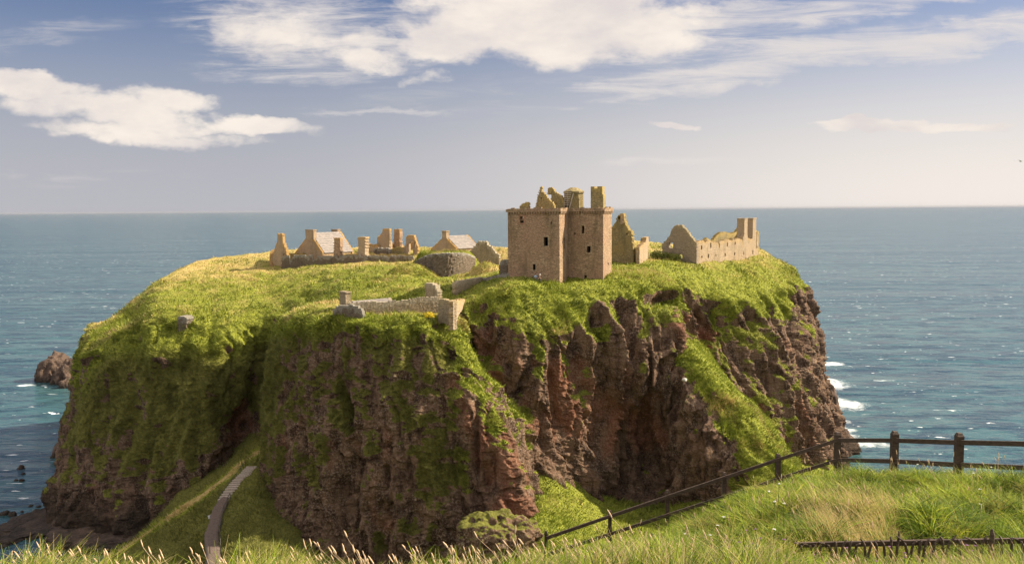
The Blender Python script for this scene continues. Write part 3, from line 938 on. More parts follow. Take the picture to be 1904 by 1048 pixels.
# ------------------------------------------------------------------ the keep
def build_keep():
    a = R(18)
    u = np.array([math.cos(a), -math.sin(a)]); v = np.array([math.sin(a), math.cos(a)])
    B = np.array([9.15, 170.0])
    A = B - u * 10.4
    Cc = B + v * 6.6
    Dd = Cc + u * 7.1
    Ee = Dd + v * 8.3
    G = A + v * 14.9
    zt = 65.15; zb = 65 - 17.5
    root = empty('keep_tower', (*(B + v * 4), 65 - 14.8), 'tall square sandstone keep with roofless parapet towering over the headland', 'tower')
    H = zt - zb
    pf = Plane(A, B)
    def hole(pl, x0, y0, x1, y1): return [(x0, y0), (x1, y0), (x1, y1), (x0, y1)]
    fullA = [(944.5, 600), (1041.4, 600), (1041.4, 386.4), (944.5, 387)]
    def pl_rect(pl, L): return rectp(0, L, zb, zt)
    def tohole(pl, q): return [pl.at(*p) for p in q]
    w1 = [tohole(pf, hole(pf, 966, 401.5, 974.5, 415)), tohole(pf, hole(pf, 1010.5, 439.5, 1019, 457.5)),
          tohole(pf, hole(pf, 990.5, 490, 996, 502)), tohole(pf, hole(pf, 1024, 412.5, 1026.5, 416.5)),
          tohole(pf, hole(pf, 989, 514, 992, 523))]
    front = rwall('wing_wall', pf, pl_rect(pf, pf.L), w1, th=1.5, mat=M_KEEP, parent=root, pixel=False, jit=.22, rag=0)
    # red dressed frame around the upper left window, and pale jamb of the big one
    pr = Plane(B, Cc)
    rwall('wing_wall', pr, pl_rect(pr, pr.L), [tohole(pr, hole(pr, 1048.5, 443, 1051.5, 462))], th=1.5, mat=M_KEEP, parent=root, pixel=False, jit=.22, rag=0)
    pc = Plane(Cc, Dd)
    w2 = [tohole(pc, hole(pc, 1080.5, 419, 1087, 434.5)), tohole(pc, hole(pc, 1090.5, 457.5, 1098.5, 470)),
          tohole(pc, hole(pc, 1087, 511, 1092, 523)), tohole(pc, hole(pc, 1067.5, 431, 1070.5, 435.5)), tohole(pc, hole(pc, 1077, 391, 1082, 398.5))]
    rwall('wing_wall', pc, pl_rect(pc, pc.L), w2, th=1.5, mat=M_KEEP, parent=root, pixel=False, jit=.22, rag=0)
    pe = Plane(Dd, Ee)
    rwall('wing_wall', pe, pl_rect(pe, pe.L), [tohole(pe, hole(pe, 1130, 488, 1132, 493))], th=1.5, mat=M_KEEP, parent=root, pixel=False, jit=.22, rag=0)
    # rear walls
    for p, q in ((G, A), (Ee, G)):
        c = (p + q) / 2; d = (q - p); L = np.linalg.norm(d); d /= L; nn = np.array([d[1], -d[0]])
        cen = np.mean([A, B, Dd, Ee, G], 0)
        if nn @ (cen - c) < 0: nn = -nn
        mb = MB(); mb.obox(c + nn * .75, d, L / 2 - .02, nn, .73, zb, zt - .02)
        mb.build('rear_wall', M_KEEP, root)
    # unseen slab added to keep the interior dark
    mb = MB()
    mb.obox((A + G) / 2 + u * 4.8, u, 4.0, v, 7.0, zt - 2.3, zt - 1.9)
    c2 = Cc + u * 3.2 + v * 4.2
    mb.obox(c2, u, 3.2, v, 3.4, zt - 2.32, zt - 1.92)
    mb.build('shade_slab', M_KEEP, root)
    # parapet on corbels, each face
    for (p, q) in ((A, B), (B, Cc), (Cc, Dd), (Dd, Ee)):
        d = q - p; L = np.linalg.norm(d); d /= L; nn = np.array([d[1], -d[0]])
        if nn @ (-p) < 0 and not (p is B or p is Dd): nn = -nn
        if p is B or p is Dd: nn = u
        mb = MB()
        e0 = 0.30 if (p is A) else (0.28 if p is B else 0.0); e1 = 0.28 if (q is B or q is Dd) else 0.0
        k = int(L / 0.5)
        for i in range(k):
            s = (i + .5) * L / k
            c = p + d * s + nn * .14
            mb.obox(c, d, .12, nn, .14, zt - 1.02, zt - .62 + random.uniform(-.02, .02))
        n2 = int(L / 0.9)
        x = -e0
        while x < L + e1 - .05:
            w = random.uniform(.5, 1.1)
            x1 = min(x + w, L + e1)
            top = zt + random.choice([-.12, .0, .05, .12, .22]) + random.uniform(-.05, .05)
            c = p + d * ((x + x1) / 2) + nn * (.05 + random.uniform(0, .02))
            mb.obox(c, d, (x1 - x) / 2 - .012, nn, .27, zt - .62, top)
            x = x1
        mb.build('parapet', M_KEEP, root, jitter=.02)
    # window dressings
    for pl, (x0, y0, x1, y1), m in ((pf, (966, 401.5, 974.5, 415), M_REDST), (pf, (1010.5, 439.5, 1019, 457.5), M_PALE), (pf, (990.5, 490, 996, 502), M_PALE),
                                    (pc, (1080.5, 419, 1087, 434.5), M_PALE), (pc, (1090.5, 457.5, 1098.5, 470), M_PALE), (pc, (1077, 391, 1082, 398.5), M_PALE)):
        s0, zt0 = pl.at(x0, y0); s1, zb0 = pl.at(x1, y1)
        mb = MB()
        for (a0, a1, b0, b1) in ((s0 - .16, s0, zb0, zt0), (s1, s1 + .16, zb0, zt0), (s0 - .2, s1 + .2, zt0, zt0 + .2), (s0 - .22, s1 + .22, zb0 - .16, zb0)):
            P = []
            for zz in (b0, b1):
                for (ss_, bb) in ((a0, -.035), (a1, -.035), (a1, .35), (a0, .35)):
                    P.append(pl.world(ss_, zz, bb))
            mb.hexa(P)
        mb.build('window_frame', m, root, jitter=.01)
        # deep jamb lit by the sun
    # shell arch in the upper window
    # caphouse gables and turret above the parapet
    p1 = Plane(A + v * 3 , B + v * 3)
    rwall('broken_gable', p1, [(994, 392), (997, 377), (998.5, 369), (1001, 360), (1003.5, 352), (1004, 346.5), (1007, 346.5), (1008, 356), (1013, 361), (1018, 366), (1022, 372),
                             (1026, 376), (1031, 384), (1031, 392)], [[(1005, 367), (1007.5, 367), (1007.5, 371), (1005, 371)]], th=.9, cell=.18, mat=M_RUIN2, parent=root)
    p2 = Plane(A + v * 7.5, B + v * 7.5)
    rwall('broken_gable', p2, [(1017, 392), (1025, 376), (1025, 363), (1018, 362), (1018, 352), (1019.5, 348.5), (1027, 349), (1032, 356), (1038, 360), (1044, 364), (1049, 370), (1050, 392)],
          [], th=.9, cell=.18, mat=M_RUIN2, parent=root)
    rwall('broken_gable', Plane(A + v * 2.0, B + v * 2.0), [(966, 392), (967, 383), (971, 378.5), (976, 376), (983, 375.5), (984, 392)], [], th=.9, cell=.2, mat=M_RUIN2, parent=root)
    # stair turret: polygonal, shallow conical cap
    base = (Plane(Cc + v * 1.5, Dd + v * 1.5)).at(1066, 388)
    tc = Cc + v * 3.4 + u * .35
    mb = MB()
    n = 8
    rr = 2.05
    zt1 = W(1066, 356, tc[1])[2]
    rings = []
    for z, r_ in ((zt - 2, rr), (zt1 - .35, rr), (zt1 - .3, rr + .18), (zt1, rr + .16), (zt1 + .5, rr * .62), (zt1 + .78, rr * .3)):
        rings.append([mb.bm.verts.new((tc[0] + r_ * math.cos(2 * math.pi * (k + .5) / n), tc[1] + r_ * math.sin(2 * math.pi * (k + .5) / n), z)) for k in range(n)])
    for r0, r1 in zip(rings, rings[1:]):
        for k in range(n): mb.bm.faces.new([r0[k], r0[(k + 1) % n], r1[(k + 1) % n], r1[k]])
    mb.bm.faces.new(rings[-1])
    tur = mb.build('stair_turret', M_RUIN2, root, jitter=.05)
    mb = MB()
    tf = np.array([tc[0], tc[1] - rr])
    for k in range(8):
        z = W(1050, 355.5 + k * 3.6, tf[1])[2]
        x0 = W(1049, 370, tf[1])[0]; x1 = W(1063 - k * .7, 370, tf[1])[0]
        mb.bar((x0, tf[1] - .12, z), (x1, tf[1] - .12, z + .03), .06, .13)
    for xx in (1049, 1055):
        x0 = W(xx, 370, tf[1])[0]
        mb.bar((x0, tf[1] - .02, zt - .6), (x0 + .01, tf[1] - .02, zt1 - .2), .08, .08)
    mb.bar((W(1058, 385, tf[1])[0], tf[1] - .1, zt - .2), (W(1066, 358, tf[1])[0], tf[1] - .1, zt1 - .4), .2, .2)
    mb.build('timber_slats', M_TIMB, root)
    # chimney stack
    p3 = Plane(Dd + v * 1.2 - u * 2.4, Dd + v * 1.2 - u * .2)
    rwall('chimney_stack', p3, [(1098.5, 395), (1098.3, 347), (1104.5, 347), (1105.5, 350.5), (1109.5, 350.5), (1111, 347), (1120.3, 346.5), (1121.5, 395)], [], th=2.3, cell=.2,
          mat=M_RUIN2, parent=root, jit=.2, rag=.2)
    return root, A, B, Cc, Dd, Ee, u, v


M_RUIN2 = mat_stone('lichened_stone', (0.21, 0.17, 0.09), (0.34, 0.27, 0.14), (0.30, 0.22, 0.09), lichen=(0.42, 0.30, 0.09), lich=0.55)
M_REDST = mat_simple('red_dressed_stone', (0.26, 0.13, 0.08), (0.36, 0.19, 0.12), 3)
KEEP, KA, KB, KC, KD, KE, KU, KV = build_keep()


# ------------------------------------------------------------------ helper: one ruin that is one mesh or several wall parts
def ruin(name, base, label, cat, walls, group=None):
    """walls: list of dict(part, p0=(px,D), p1=(px,D), outline, holes, mat, th)"""
    root = empty(name, W(*base), label, cat, group)
    for w in walls:
        pl = Plane(W(w['p0'][0], 480, w['p0'][1]), W(w['p1'][0], 480, w['p1'][1]))
        rwall(w.get('part', 'wall'), pl, w['o'], w.get('h', ()), th=w.get('th', .8), cell=w.get('cell', .25), mat=w.get('m', M_RUIN), parent=root, out=w.get('out', 0))
    return root


def box_hole(x0, y0, x1, y1): return [(x0, y0), (x1, y0), (x1, y1), (x0, y1)]


# houses with a roof -------------------------------------------------
def house(name, label, g0, g1, basepy, eavepy, apex, length, mat, chim=None, chim2=None, roofm=None, dormer=None, eave2=None):
    """g0/g1 = (px, D) of the gable ends; apex=(px,py) of the gable tip; length along the ridge into the distance"""
    pl = Plane(W(g0[0], basepy, g0[1]), W(g1[0], basepy, g1[1]))
    root = empty(name, pl.world(pl.L / 2, W(g0[0], basepy, g0[1])[2]), label, 'house')
    zb = pl.at(g0[0], basepy)[1] - 1.5
    ze = pl.at(g0[0], eavepy)[1]; ze2 = pl.at(g1[0], eave2 or eavepy)[1]
    sa, za = pl.at(*apex)
    L = pl.L
    rwall('gable_wall', pl, [(0, zb), (L, zb), (L, ze2), (sa, za), (0, ze)], th=.6, cell=.22, mat=mat, parent=root, pixel=False, rag=.25)
    n = -pl.n                                     # away from the camera
    far = Plane(pl.p0 + n * length, pl.p1 + n * length)
    rwall('gable_wall', far, [(0, zb), (L, zb), (L, ze2), (sa, za + .15), (0, ze)], th=.6, cell=.22, mat=mat, parent=root, pixel=False, rag=.25)
    mb = MB(); mb.obox((pl.world(.3, 0, length / 2))[:2], n, length / 2 - .35, pl.u, .3, zb, ze - .1); mb.build('side_wall', mat, root)
    mb = MB(); mb.obox((pl.world(L - .3, 0, length / 2))[:2], n, length / 2 - .35, pl.u, .3, zb, ze2 - .1); mb.build('side_wall', mat, root)
    for sgn, s_e, z_e in ((-1, -.25, ze - .15), (1, L + .25, ze2 - .15)):
        # roof slope as rows of stone slates
        rows = 9
        mb = MB()
        for k in range(rows):
            f0, f1 = k / rows, (k + 1) / rows
            sA = s_e + (sa - s_e) * f0; zA = z_e + (za - z_e) * f0
            sB = s_e + (sa - s_e) * f1; zB = z_e + (za - z_e) * f1
            P = []
            for (s_, z_) in ((sA, zA + .05), (sB, zB - .02)):
                for b_ in (.5, length + .1):
                    P.append(pl.world(s_, z_, b_))
            P = [P[0], P[1], P[3], P[2]]
            Q = [p + np.array([0, 0, .14 + (0.0 if i < 2 else -.02)]) for i, p in enumerate(P)]
            mb.hexa(P + Q)
        mb.build('roof', roofm or M_SLATE, root, jitter=.015)
    if chim:
        x0, x1, top, bot = chim
        s0, z1 = pl.at(x0, top); s1, _ = pl.at(x1, top); _, z0 = pl.at(x0, bot)
        mb = MB(); c = pl.world((s0 + s1) / 2, 0, .45)[:2]
        mb.obox(c, pl.u, (s1 - s0) / 2, pl.n, .5, z0, z1 - .25)
        mb.obox(c, pl.u, (s1 - s0) / 2 + .1, pl.n, .6, z1 - .25, z1)
        mb.build('chimney', mat, root, jitter=.03)
    if chim2:
        x0, x1, top, bot = chim2
        s0, z1 = far.at(x0, top); s1, _ = far.at(x1, top); _, z0 = far.at(x0, bot)
        mb = MB(); c = far.world((s0 + s1) / 2, 0, -.1)[:2]
        mb.obox(c, far.u, (s1 - s0) / 2, far.n, .5, z0, z1 - .25)
        mb.obox(c, far.u, (s1 - s0) / 2 + .1, far.n, .6, z1 - .25, z1)
        mb.build('chimney', mat, root, jitter=.03)
    return root, pl


house('roofed_house', 'ochre stone house with complete pale slate roof and chimney on each gable', (548, 243), (600, 236), 476, 470, (576, 433), 10.5, M_RUIN,
      chim=(568, 583, 426.5, 445), chim2=(619.5, 630.5, 426, 445))
house('chapel_house', 'small roofed house with single chimney peeping above the grassy mound', (801, 228), (849, 222), 474, 462, (827, 439), 8.0, M_RUIN,
      chim=(822, 830, 429, 446))

ruin('gable_ruin', (520, 488, 236), 'small chimney-topped gable ruin at the far left end of the castle', 'ruin', [
    dict(part='gable_wall', p0=(507, 238), p1=(534, 234), o=[(507, 500), (507, 472), (514, 452), (516, 450), (516, 434), (525, 434), (526, 450), (532, 466), (534, 478), (534, 500)],
         h=[box_hole(526, 472, 529, 482)]),
    dict(part='side_wall', p0=(507, 238.2), p1=(511, 246), o=[(507, 500), (507, 472), (511, 464), (511, 500)])])
ruin('precinct_wall', (640, 487, 232), 'long low dark boundary wall along the left crest in front of the ruins', 'wall', [
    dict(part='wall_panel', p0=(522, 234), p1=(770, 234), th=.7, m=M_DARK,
         o=[(523, 500), (524, 478), (534, 474.5), (538, 475), (539, 486), (543, 486), (544, 475.5), (562, 474), (581, 475), (582.5, 483), (588, 483), (590, 476), (610, 475), (627, 476), (629, 484),
            (631, 476), (655, 474), (668, 474), (675, 479), (682, 476), (700, 474.5), (721, 477), (723, 481), (726, 475), (750, 474.5), (768, 477), (772, 484), (772, 500)]),
    dict(part='wall_panel', p0=(528, 240), p1=(790, 240), th=.7, m=M_RUIN2,
         o=[(528, 500), (530, 471), (548, 471), (600, 473), (652, 472), (668, 471), (690, 473), (720, 472), (770, 472), (785, 474), (790, 500)])])
ruin('chimney_pillar', (626, 476, 234.5), 'plain square stone pillar in front of the slate-roofed house', 'pillar', [
    dict(part='shaft', p0=(621, 235.2), p1=(632.5, 234.6), th=1.5, o=[(621, 500), (621, 442), (632.3, 442), (632.3, 500)], m=M_KEEP)], group=None)
ruin('gate_pillar', (672, 476, 234.5), 'short square stone pillar between slate-roofed house and middle ruins', 'pillar', [
    dict(part='shaft', p0=(665, 235.4), p1=(679, 234.4), th=1.8, o=[(665.5, 500), (665.8, 443), (665.3, 440.5), (679.6, 440.5), (679, 443), (679, 500)], m=M_PALE)])
ruin('range_ruin', (700, 474, 246), 'low broken range with ochre walls between the square pillar and the middle gable', 'ruin', [
    dict(part='wall', p0=(678, 250), p1=(704, 248), o=[(678, 490), (678, 452), (686, 453), (695, 455), (704, 455), (704, 490)]),
    dict(part='low_wall', p0=(695, 243), p1=(726, 241), m=M_DARK, o=[(695, 490), (695, 462), (702, 460), (712, 461), (722, 461), (726, 466), (726, 490)]),
    dict(part='low_wall', p0=(726, 243), p1=(752, 243), m=M_RUIN2, o=[(726, 490), (727, 463), (740, 459), (750, 460), (752, 490)])])
ruin('central_gable', (714, 470, 248), 'broken ochre gable with stub of chimney, middle of the left ruins', 'ruin', [
    dict(part='gable_wall', p0=(700, 250), p1=(725, 247), cell=.22, o=[(701, 485), (701, 444), (704, 439), (708, 436), (711, 430), (712, 425), (724, 425), (724, 460), (722, 485)]),
    dict(part='side_wall', p0=(724, 247), p1=(737, 256), cell=.22, o=[(724, 485), (724, 430), (727, 446), (731, 454), (737, 460), (737, 485)])])
ruin('tall_chimney', (737, 462, 252), 'slender free standing chimney stack right of the broken middle gable', 'chimney', [
    dict(part='stack', p0=(732, 252.5), p1=(742.5, 251.5), th=1.4, m=M_KEEP, o=[(732, 490), (732, 429), (731.5, 426), (742.8, 426), (742.5, 429), (742.5, 490)]),
    dict(part='shoulder_wall', p0=(742.5, 251.5), p1=(750, 256), cell=.22, o=[(742.5, 490), (742.5, 448), (746, 452), (750, 456), (750, 490)])])
ruin('window_gable', (763, 474, 242), 'orange lichened ruin with two narrow windows right of the tall chimney', 'ruin', [
    dict(part='gable_wall', p0=(750, 243), p1=(771, 241), cell=.22, o=[(749, 490), (749, 462), (754, 454), (755, 440), (758, 437.5), (769.5, 437), (771, 445), (774, 452), (777, 464), (778, 490)],
         h=[box_hole(756.5, 453, 758.6, 461), box_hole(770.5, 450, 772.3, 460), [(760, 476), (760, 452), (764, 449), (768, 448), (768, 476)]]),
    dict(part='rear_wall', p0=(756, 247), p1=(776, 247), cell=.22, m=M_KEEP, o=[(756, 490), (756, 446), (776, 452), (776, 490)])])
ruin('stub_ruin', (793, 470, 236), 'tiny stub of wall left of the chapel-like house', 'ruin', [
    dict(part='wall', p0=(786, 237), p1=(803, 236), o=[(786, 485), (786, 471), (789, 469), (799, 468.5), (803, 470), (803, 485)])])
ruin('dark_gable', (900, 485, 214), 'low broad grey gable ruin between grassy mound and keep', 'ruin', [
    dict(part='gable_wall', p0=(870, 218), p1=(928, 214), th=.9, m=M_RUBB, o=[(870, 500), (872, 468), (879, 461), (886, 453), (892, 448), (905, 449), (906, 454), (912, 457), (917, 463), (922, 470), (927, 474), (928, 500)],
         h=[box_hole(889, 453, 891, 456)])])
ruin('round_house_wall', (934, 515, 181), 'short dark rubble wall end touching the left side of the keep', 'wall', [
    dict(part='wall', p0=(928, 182), p1=(946, 180), th=1.1, m=M_DARK, o=[(928, 530), (928, 494), (930, 486), (934, 483), (940, 483), (946, 486), (946, 530)])])

# curved retaining wall of the mound
def curved_wall():
    root = empty('curved_wall', W(829, 515, 197), 'dark curved retaining wall under the grassy mound left of the keep', 'wall')
    n = 46
    V = []; Fq = []; T = []
    tops = [(770, 488), (778, 482), (790, 476), (805, 472), (830, 470.5), (858, 470.5), (872, 473), (884, 479)]
    bots = [(770, 492), (780, 500), (793, 510), (810, 520), (830, 522), (858, 517), (872, 505), (884, 491)]
    tp = np.array(tops); bt = np.array(bots)
    rows = 22
    rng = np.random.default_rng(4)
    for i in range(n):
        px = 770 + (884 - 770) * i / (n - 1)
        f = (px - 827) / 57.0
        D = 197 + 7.5 * f * f
        yt = np.interp(px, tp[:, 0], tp[:, 1]); yb = np.interp(px, bt[:, 0], bt[:, 1]) + 10
        a = W(px, yt, D); b = W(px, yb, D)
        for k in range(rows):
            t = k / (rows - 1)
            p = b * (1 - t) + a * t
            p = p + np.array([0, -.5 * (1 - t) + rng.uniform(-.13, .13), rng.uniform(-.07, .07)])
            V.append(p); T.append(max(0, (t - .8) * 4))
    for i in range(n):                       # thickness: back edge of the coping
        p = V[i * rows + rows - 1] + np.array([0, 1.2, 0.05]); V.append(p); T.append(1)
    for i in range(n - 1):
        for k in range(rows - 1):
            a = i * rows + k
            Fq.append((a, a + rows, a + rows + 1, a + 1))
        a = i * rows + rows - 1
        Fq.append((a, a + rows, n * rows + i + 1, n * rows + i))
    me = mesh_np('wall_face', V, Fq, False, {'top': np.array(T)})
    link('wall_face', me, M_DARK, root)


curved_wall()

ruin('stable_gable', (1157, 478, 196), 'tall broken gable with pointed stack just right of the keep', 'ruin', [
    dict(part='gable_wall', p0=(1136, 200), p1=(1178, 196), cell=.2, th=1.0, m=M_RUIN2, o=[(1134, 500), (1134, 424), (1139, 420), (1145, 413), (1146, 405), (1150, 400), (1157, 395), (1159, 398), (1161, 413), (1165, 420), (1169, 427),
                                                                          (1174, 430), (1175, 446), (1177, 462), (1178, 476), (1178, 500)],
         h=[[(1149, 402), (1154, 402), (1153, 408), (1149, 408)], [(1164.5, 433), (1168.5, 432), (1169, 437), (1165, 438)]]),
    dict(part='chimney_cheek', p0=(1160.5, 197.7), p1=(1163, 199.6), cell=.2, m=M_RUIN, o=[(1160.3, 416), (1160.3, 398), (1163, 398), (1163, 416)]),
    dict(part='low_wall', p0=(1177, 199), p1=(1189, 199), m=M_RUIN2, o=[(1177, 500), (1177, 462), (1189, 463), (1189, 500)])])
ruin('corner_ruin', (1198, 478, 196), 'small stepped corner of wall standing alone between the two big right-hand ruins', 'ruin', [
    dict(part='side_wall', p0=(1189, 193), p1=(1206, 206), cell=.22, m=M_PALE, o=[(1189, 500), (1189, 461), (1191, 457), (1196, 453), (1201, 449), (1202, 441), (1206, 440.5), (1206, 500)]),
    dict(part='end_wall', p0=(1192, 198), p1=(1202, 206), cell=.22, m=M_RUIN2, o=[(1193, 500), (1193, 455), (1197, 452), (1198, 443), (1203, 441), (1203, 500)])])

# the long lodging on the right
def lodging():
    G0 = np.array([42.6, 205.0]); v = np.array([.603, .798]); u = np.array([.798, -.603])
    root = empty('long_lodging', (*G0, 52), 'long roofless building with pale sunlit side wall and twin chimneys at the right edge', 'ruin')
    side = Plane(G0, G0 + v * 38.5)
    # outlines in the photo
    o = [(1295, 500), (1295, 449), (1300, 448), (1308, 447), (1311, 452), (1313, 448), (1317, 446), (1321, 448), (1324, 449), (1330, 450), (1337, 452), (1340, 448), (1350, 446), (1361, 447),
         (1366, 445), (1372, 443), (1380, 445), (1382, 455), (1382, 500)]
    rwall('side_wall', side, o + [], [box_hole(1303.5, 457, 1305.5, 464), box_hole(1320.5, 452, 1322.5, 461), box_hole(1304, 475, 1306, 479), box_hole(1316.5, 473, 1318.5, 480),
                                      box_hole(1330.5, 472, 1332.2, 477), box_hole(1336.5, 451, 1338.5, 460), box_hole(1347.5, 471, 1349.2, 476), box_hole(1351.5, 450, 1353.5, 458),
                                      box_hole(1366, 450, 1367.8, 455), box_hole(1365, 469, 1366.8, 474)],
          th=1.0, cell=.24, mat=M_PALE, parent=root)
    o2 = [(1382, 500), (1382, 441), (1384, 439), (1384, 409), (1389.5, 406.5), (1389.8, 439), (1391, 443), (1399, 444), (1400, 439), (1400, 409), (1405.5, 406), (1405.5, 429), (1408, 432), (1410, 440), (1410, 500)]
    rwall('chimney_wall', side, o2, [box_hole(1382.3, 467, 1383.8, 473), box_hole(1399, 465, 1400.6, 472), box_hole(1406.4, 432, 1407.8, 462)], th=1.1, cell=.24, mat=M_PALE, parent=root, rag=.15)
    # the two square stacks
    for x0, x1, top in ((1376, 1389.5, 405.5), (1392.5, 1405.5, 405)):
        s0 = side.at(x1 - 6.0, 440)[0]; s1 = side.at(x1, 440)[0]; z1 = side.at(x1, top)[1]; z0 = side.at(x1, 446)[1]
        mb = MB(); c = side.world((s0 + s1) / 2, 0, .95)[:2]
        mb.obox(c, side.u, (s1 - s0) / 2 + .02, side.n, .98, z0, z1 - .3)
        mb.obox(c, side.u, (s1 - s0) / 2 + .1, side.n, 1.06, z1 - .3, z1)
        mb.build('chimney_stack', M_PALE, root, jitter=.03)
    g = Plane(G0 - u * 8.9, G0)
    rwall('gable_wall', g, [(1231, 500), (1231, 452), (1236, 449), (1242, 442), (1247, 434), (1249, 428), (1255, 420), (1257, 418), (1262, 419.5), (1267, 419), (1272, 424), (1279, 432), (1286, 441),
                            (1292, 448), (1294.8, 450), (1295, 500)],
          [box_hole(1244, 451, 1251, 461), [(1262, 480), (1261, 473), (1268, 471), (1269, 480)]], th=1.0, cell=.22, mat=M_DARKR, parent=root)
    # inner cross walls seen above the side wall
    b1 = Plane(G0 + v * 17 - u * 7, G0 + v * 17)
    cross = Plane(G0 + v * 15 - u * 7.5, G0 + v * 37 - u * 7.5)
    rwall('far_wall', cross, [(1296, 500), (1298, 449), (1312, 447), (1314, 443), (1317, 443), (1320, 447), (1327, 446), (1333, 437), (1340, 432.5), (1350, 431.5), (1358, 434), (1368, 432), (1378, 421), (1384, 416),
                              (1392, 416), (1400, 424), (1408, 430), (1409, 500)], [], th=.9, cell=.24, mat=M_RUIN2, parent=root)
    rwall('end_wall', Plane(G0 + v * 38.4 - u * 7.5, G0 + v * 38.4 - u * .1), [(1366, 500), (1366, 440), (1380, 424), (1388, 418), (1400, 425), (1409, 432), (1409, 500)], [], th=.9, cell=.24, mat=M_RUIN2, parent=root)


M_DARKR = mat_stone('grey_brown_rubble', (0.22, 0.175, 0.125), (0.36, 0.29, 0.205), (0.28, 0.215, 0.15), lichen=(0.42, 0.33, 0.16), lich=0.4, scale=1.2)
lodging()

# walls below the keep -------------------------------------------------
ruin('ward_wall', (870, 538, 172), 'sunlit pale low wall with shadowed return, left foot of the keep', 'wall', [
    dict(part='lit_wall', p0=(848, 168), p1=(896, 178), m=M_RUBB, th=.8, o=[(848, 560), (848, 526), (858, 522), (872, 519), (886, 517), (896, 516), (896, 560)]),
    dict(part='shaded_wall', p0=(895, 178), p1=(946, 173), m=M_DARK, th=.8, o=[(895, 560), (895, 517), (905, 517), (915, 515), (928, 510), (946, 508), (946, 560)])])  # darker stone puts the shade of this return into its colour
ruin('wall_stub', (801, 552, 160), 'short upright block of wall above the lower enclosure', 'wall', [
    dict(part='wall', p0=(790, 161), p1=(812, 159), m=M_RUBB, th=1.2, o=[(790, 575), (790, 526.5), (800, 526.5), (808, 530), (812, 540), (814, 575)])])
ruin('enclosure_wall', (750, 585, 150), 'long rubble wall with pale coping on the terrace above the front cliff', 'wall', [
    dict(part='long_wall', p0=(655, 151), p1=(816, 155), m=M_RUBB, th=.8, cell=.2, o=[(655, 600), (655, 564), (668, 562), (690, 561), (720, 561), (745, 560), (760, 557), (780, 553.5), (800, 552), (816, 552.5), (816, 600)]),
    dict(part='low_wall', p0=(617, 151), p1=(672, 149), m=M_DARK, th=.8, cell=.2, o=[(617, 600), (618, 577), (628, 569), (640, 568), (650, 566), (662, 569), (672, 574), (680, 600)])])
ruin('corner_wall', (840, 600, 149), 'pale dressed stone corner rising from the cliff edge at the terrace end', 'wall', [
    dict(part='shaded_wall', p0=(815, 150.5), p1=(843, 148.5), m=M_DARKR, th=.8, cell=.2, o=[(815, 600), (815, 556), (828, 556), (835, 559), (843, 560), (844, 613), (836, 607), (826, 600)]),  # shaded face in darker stone, lit face in paler: light painted in
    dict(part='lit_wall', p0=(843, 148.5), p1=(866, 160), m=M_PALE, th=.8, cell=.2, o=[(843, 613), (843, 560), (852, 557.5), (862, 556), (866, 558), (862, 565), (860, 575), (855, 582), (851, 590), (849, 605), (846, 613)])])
lr, lpl = house('lodge', 'low lodge with orange-tinted roof and slim chimney behind the terrace wall', (630, 157), (668, 152), 584, 577, (649, 561), 8.0, M_RUBB,
                chim=(631.5, 643, 541, 575))
# old masonry fragment in the left hillside
ruin('hillside_masonry', (338, 607, 182.4), 'small fragment of dark masonry set in the left grassy hillside', 'ruin', [
    dict(part='wall', p0=(330, 184.0), p1=(352, 183.2), m=M_DARK, th=2.5, cell=.22, o=[(331, 622), (330, 590), (336, 588), (342, 589), (347, 591), (347, 600), (345, 612), (340, 622)], h=[])])


# ------------------------------------------------------------------ turf blades on the headland
def blades_mesh(name, base, h, w, yaw, lean, leandir, col, mat, segs=1, label=None, kindv='stuff', tip=0.15):
    """curved tapering blades; arrays of length n"""
    n = len(base)
    ts = np.linspace(0, 1, segs + 1)
    V = np.zeros((n, (segs + 1) * 2, 3), np.float32)
    side = np.stack([np.cos(yaw), np.sin(yaw), 0 * yaw], -1)
    ld = np.stack([np.cos(leandir), np.sin(leandir), 0 * leandir], -1)
    for k, t in enumerate(ts):
        c = base + ld * (lean * h * t ** 1.8)[:, None]
        c = c + np.stack([0 * h, 0 * h, h * (t - 0.35 * np.minimum(lean, 1.6) * t ** 2.2)], -1)
        ww = w * (1 - t * (1 - tip))
        V[:, 2 * k] = c - side * ww[:, None] / 2
        V[:, 2 * k + 1] = c + side * ww[:, None] / 2
    m = (segs + 1) * 2
    off = (np.arange(n) * m)[:, None]
    Fs = []
    for k in range(segs):
        Fs.append(np.concatenate([off + 2 * k, off + 2 * k + 1, off + 2 * k + 3, off + 2 * k + 2], 1))
    Fq = np.stack(Fs, 1).reshape(-1, 4)
    C = np.repeat(col[:, None, :], m, 1).reshape(-1, 3)
    me = mesh_np(name, V.reshape(-1, 3), Fq, False, {'col': C})
    o = link(name, me, mat)
    if kindv: tag(o, label, 'grass', kind=kindv)
    return o


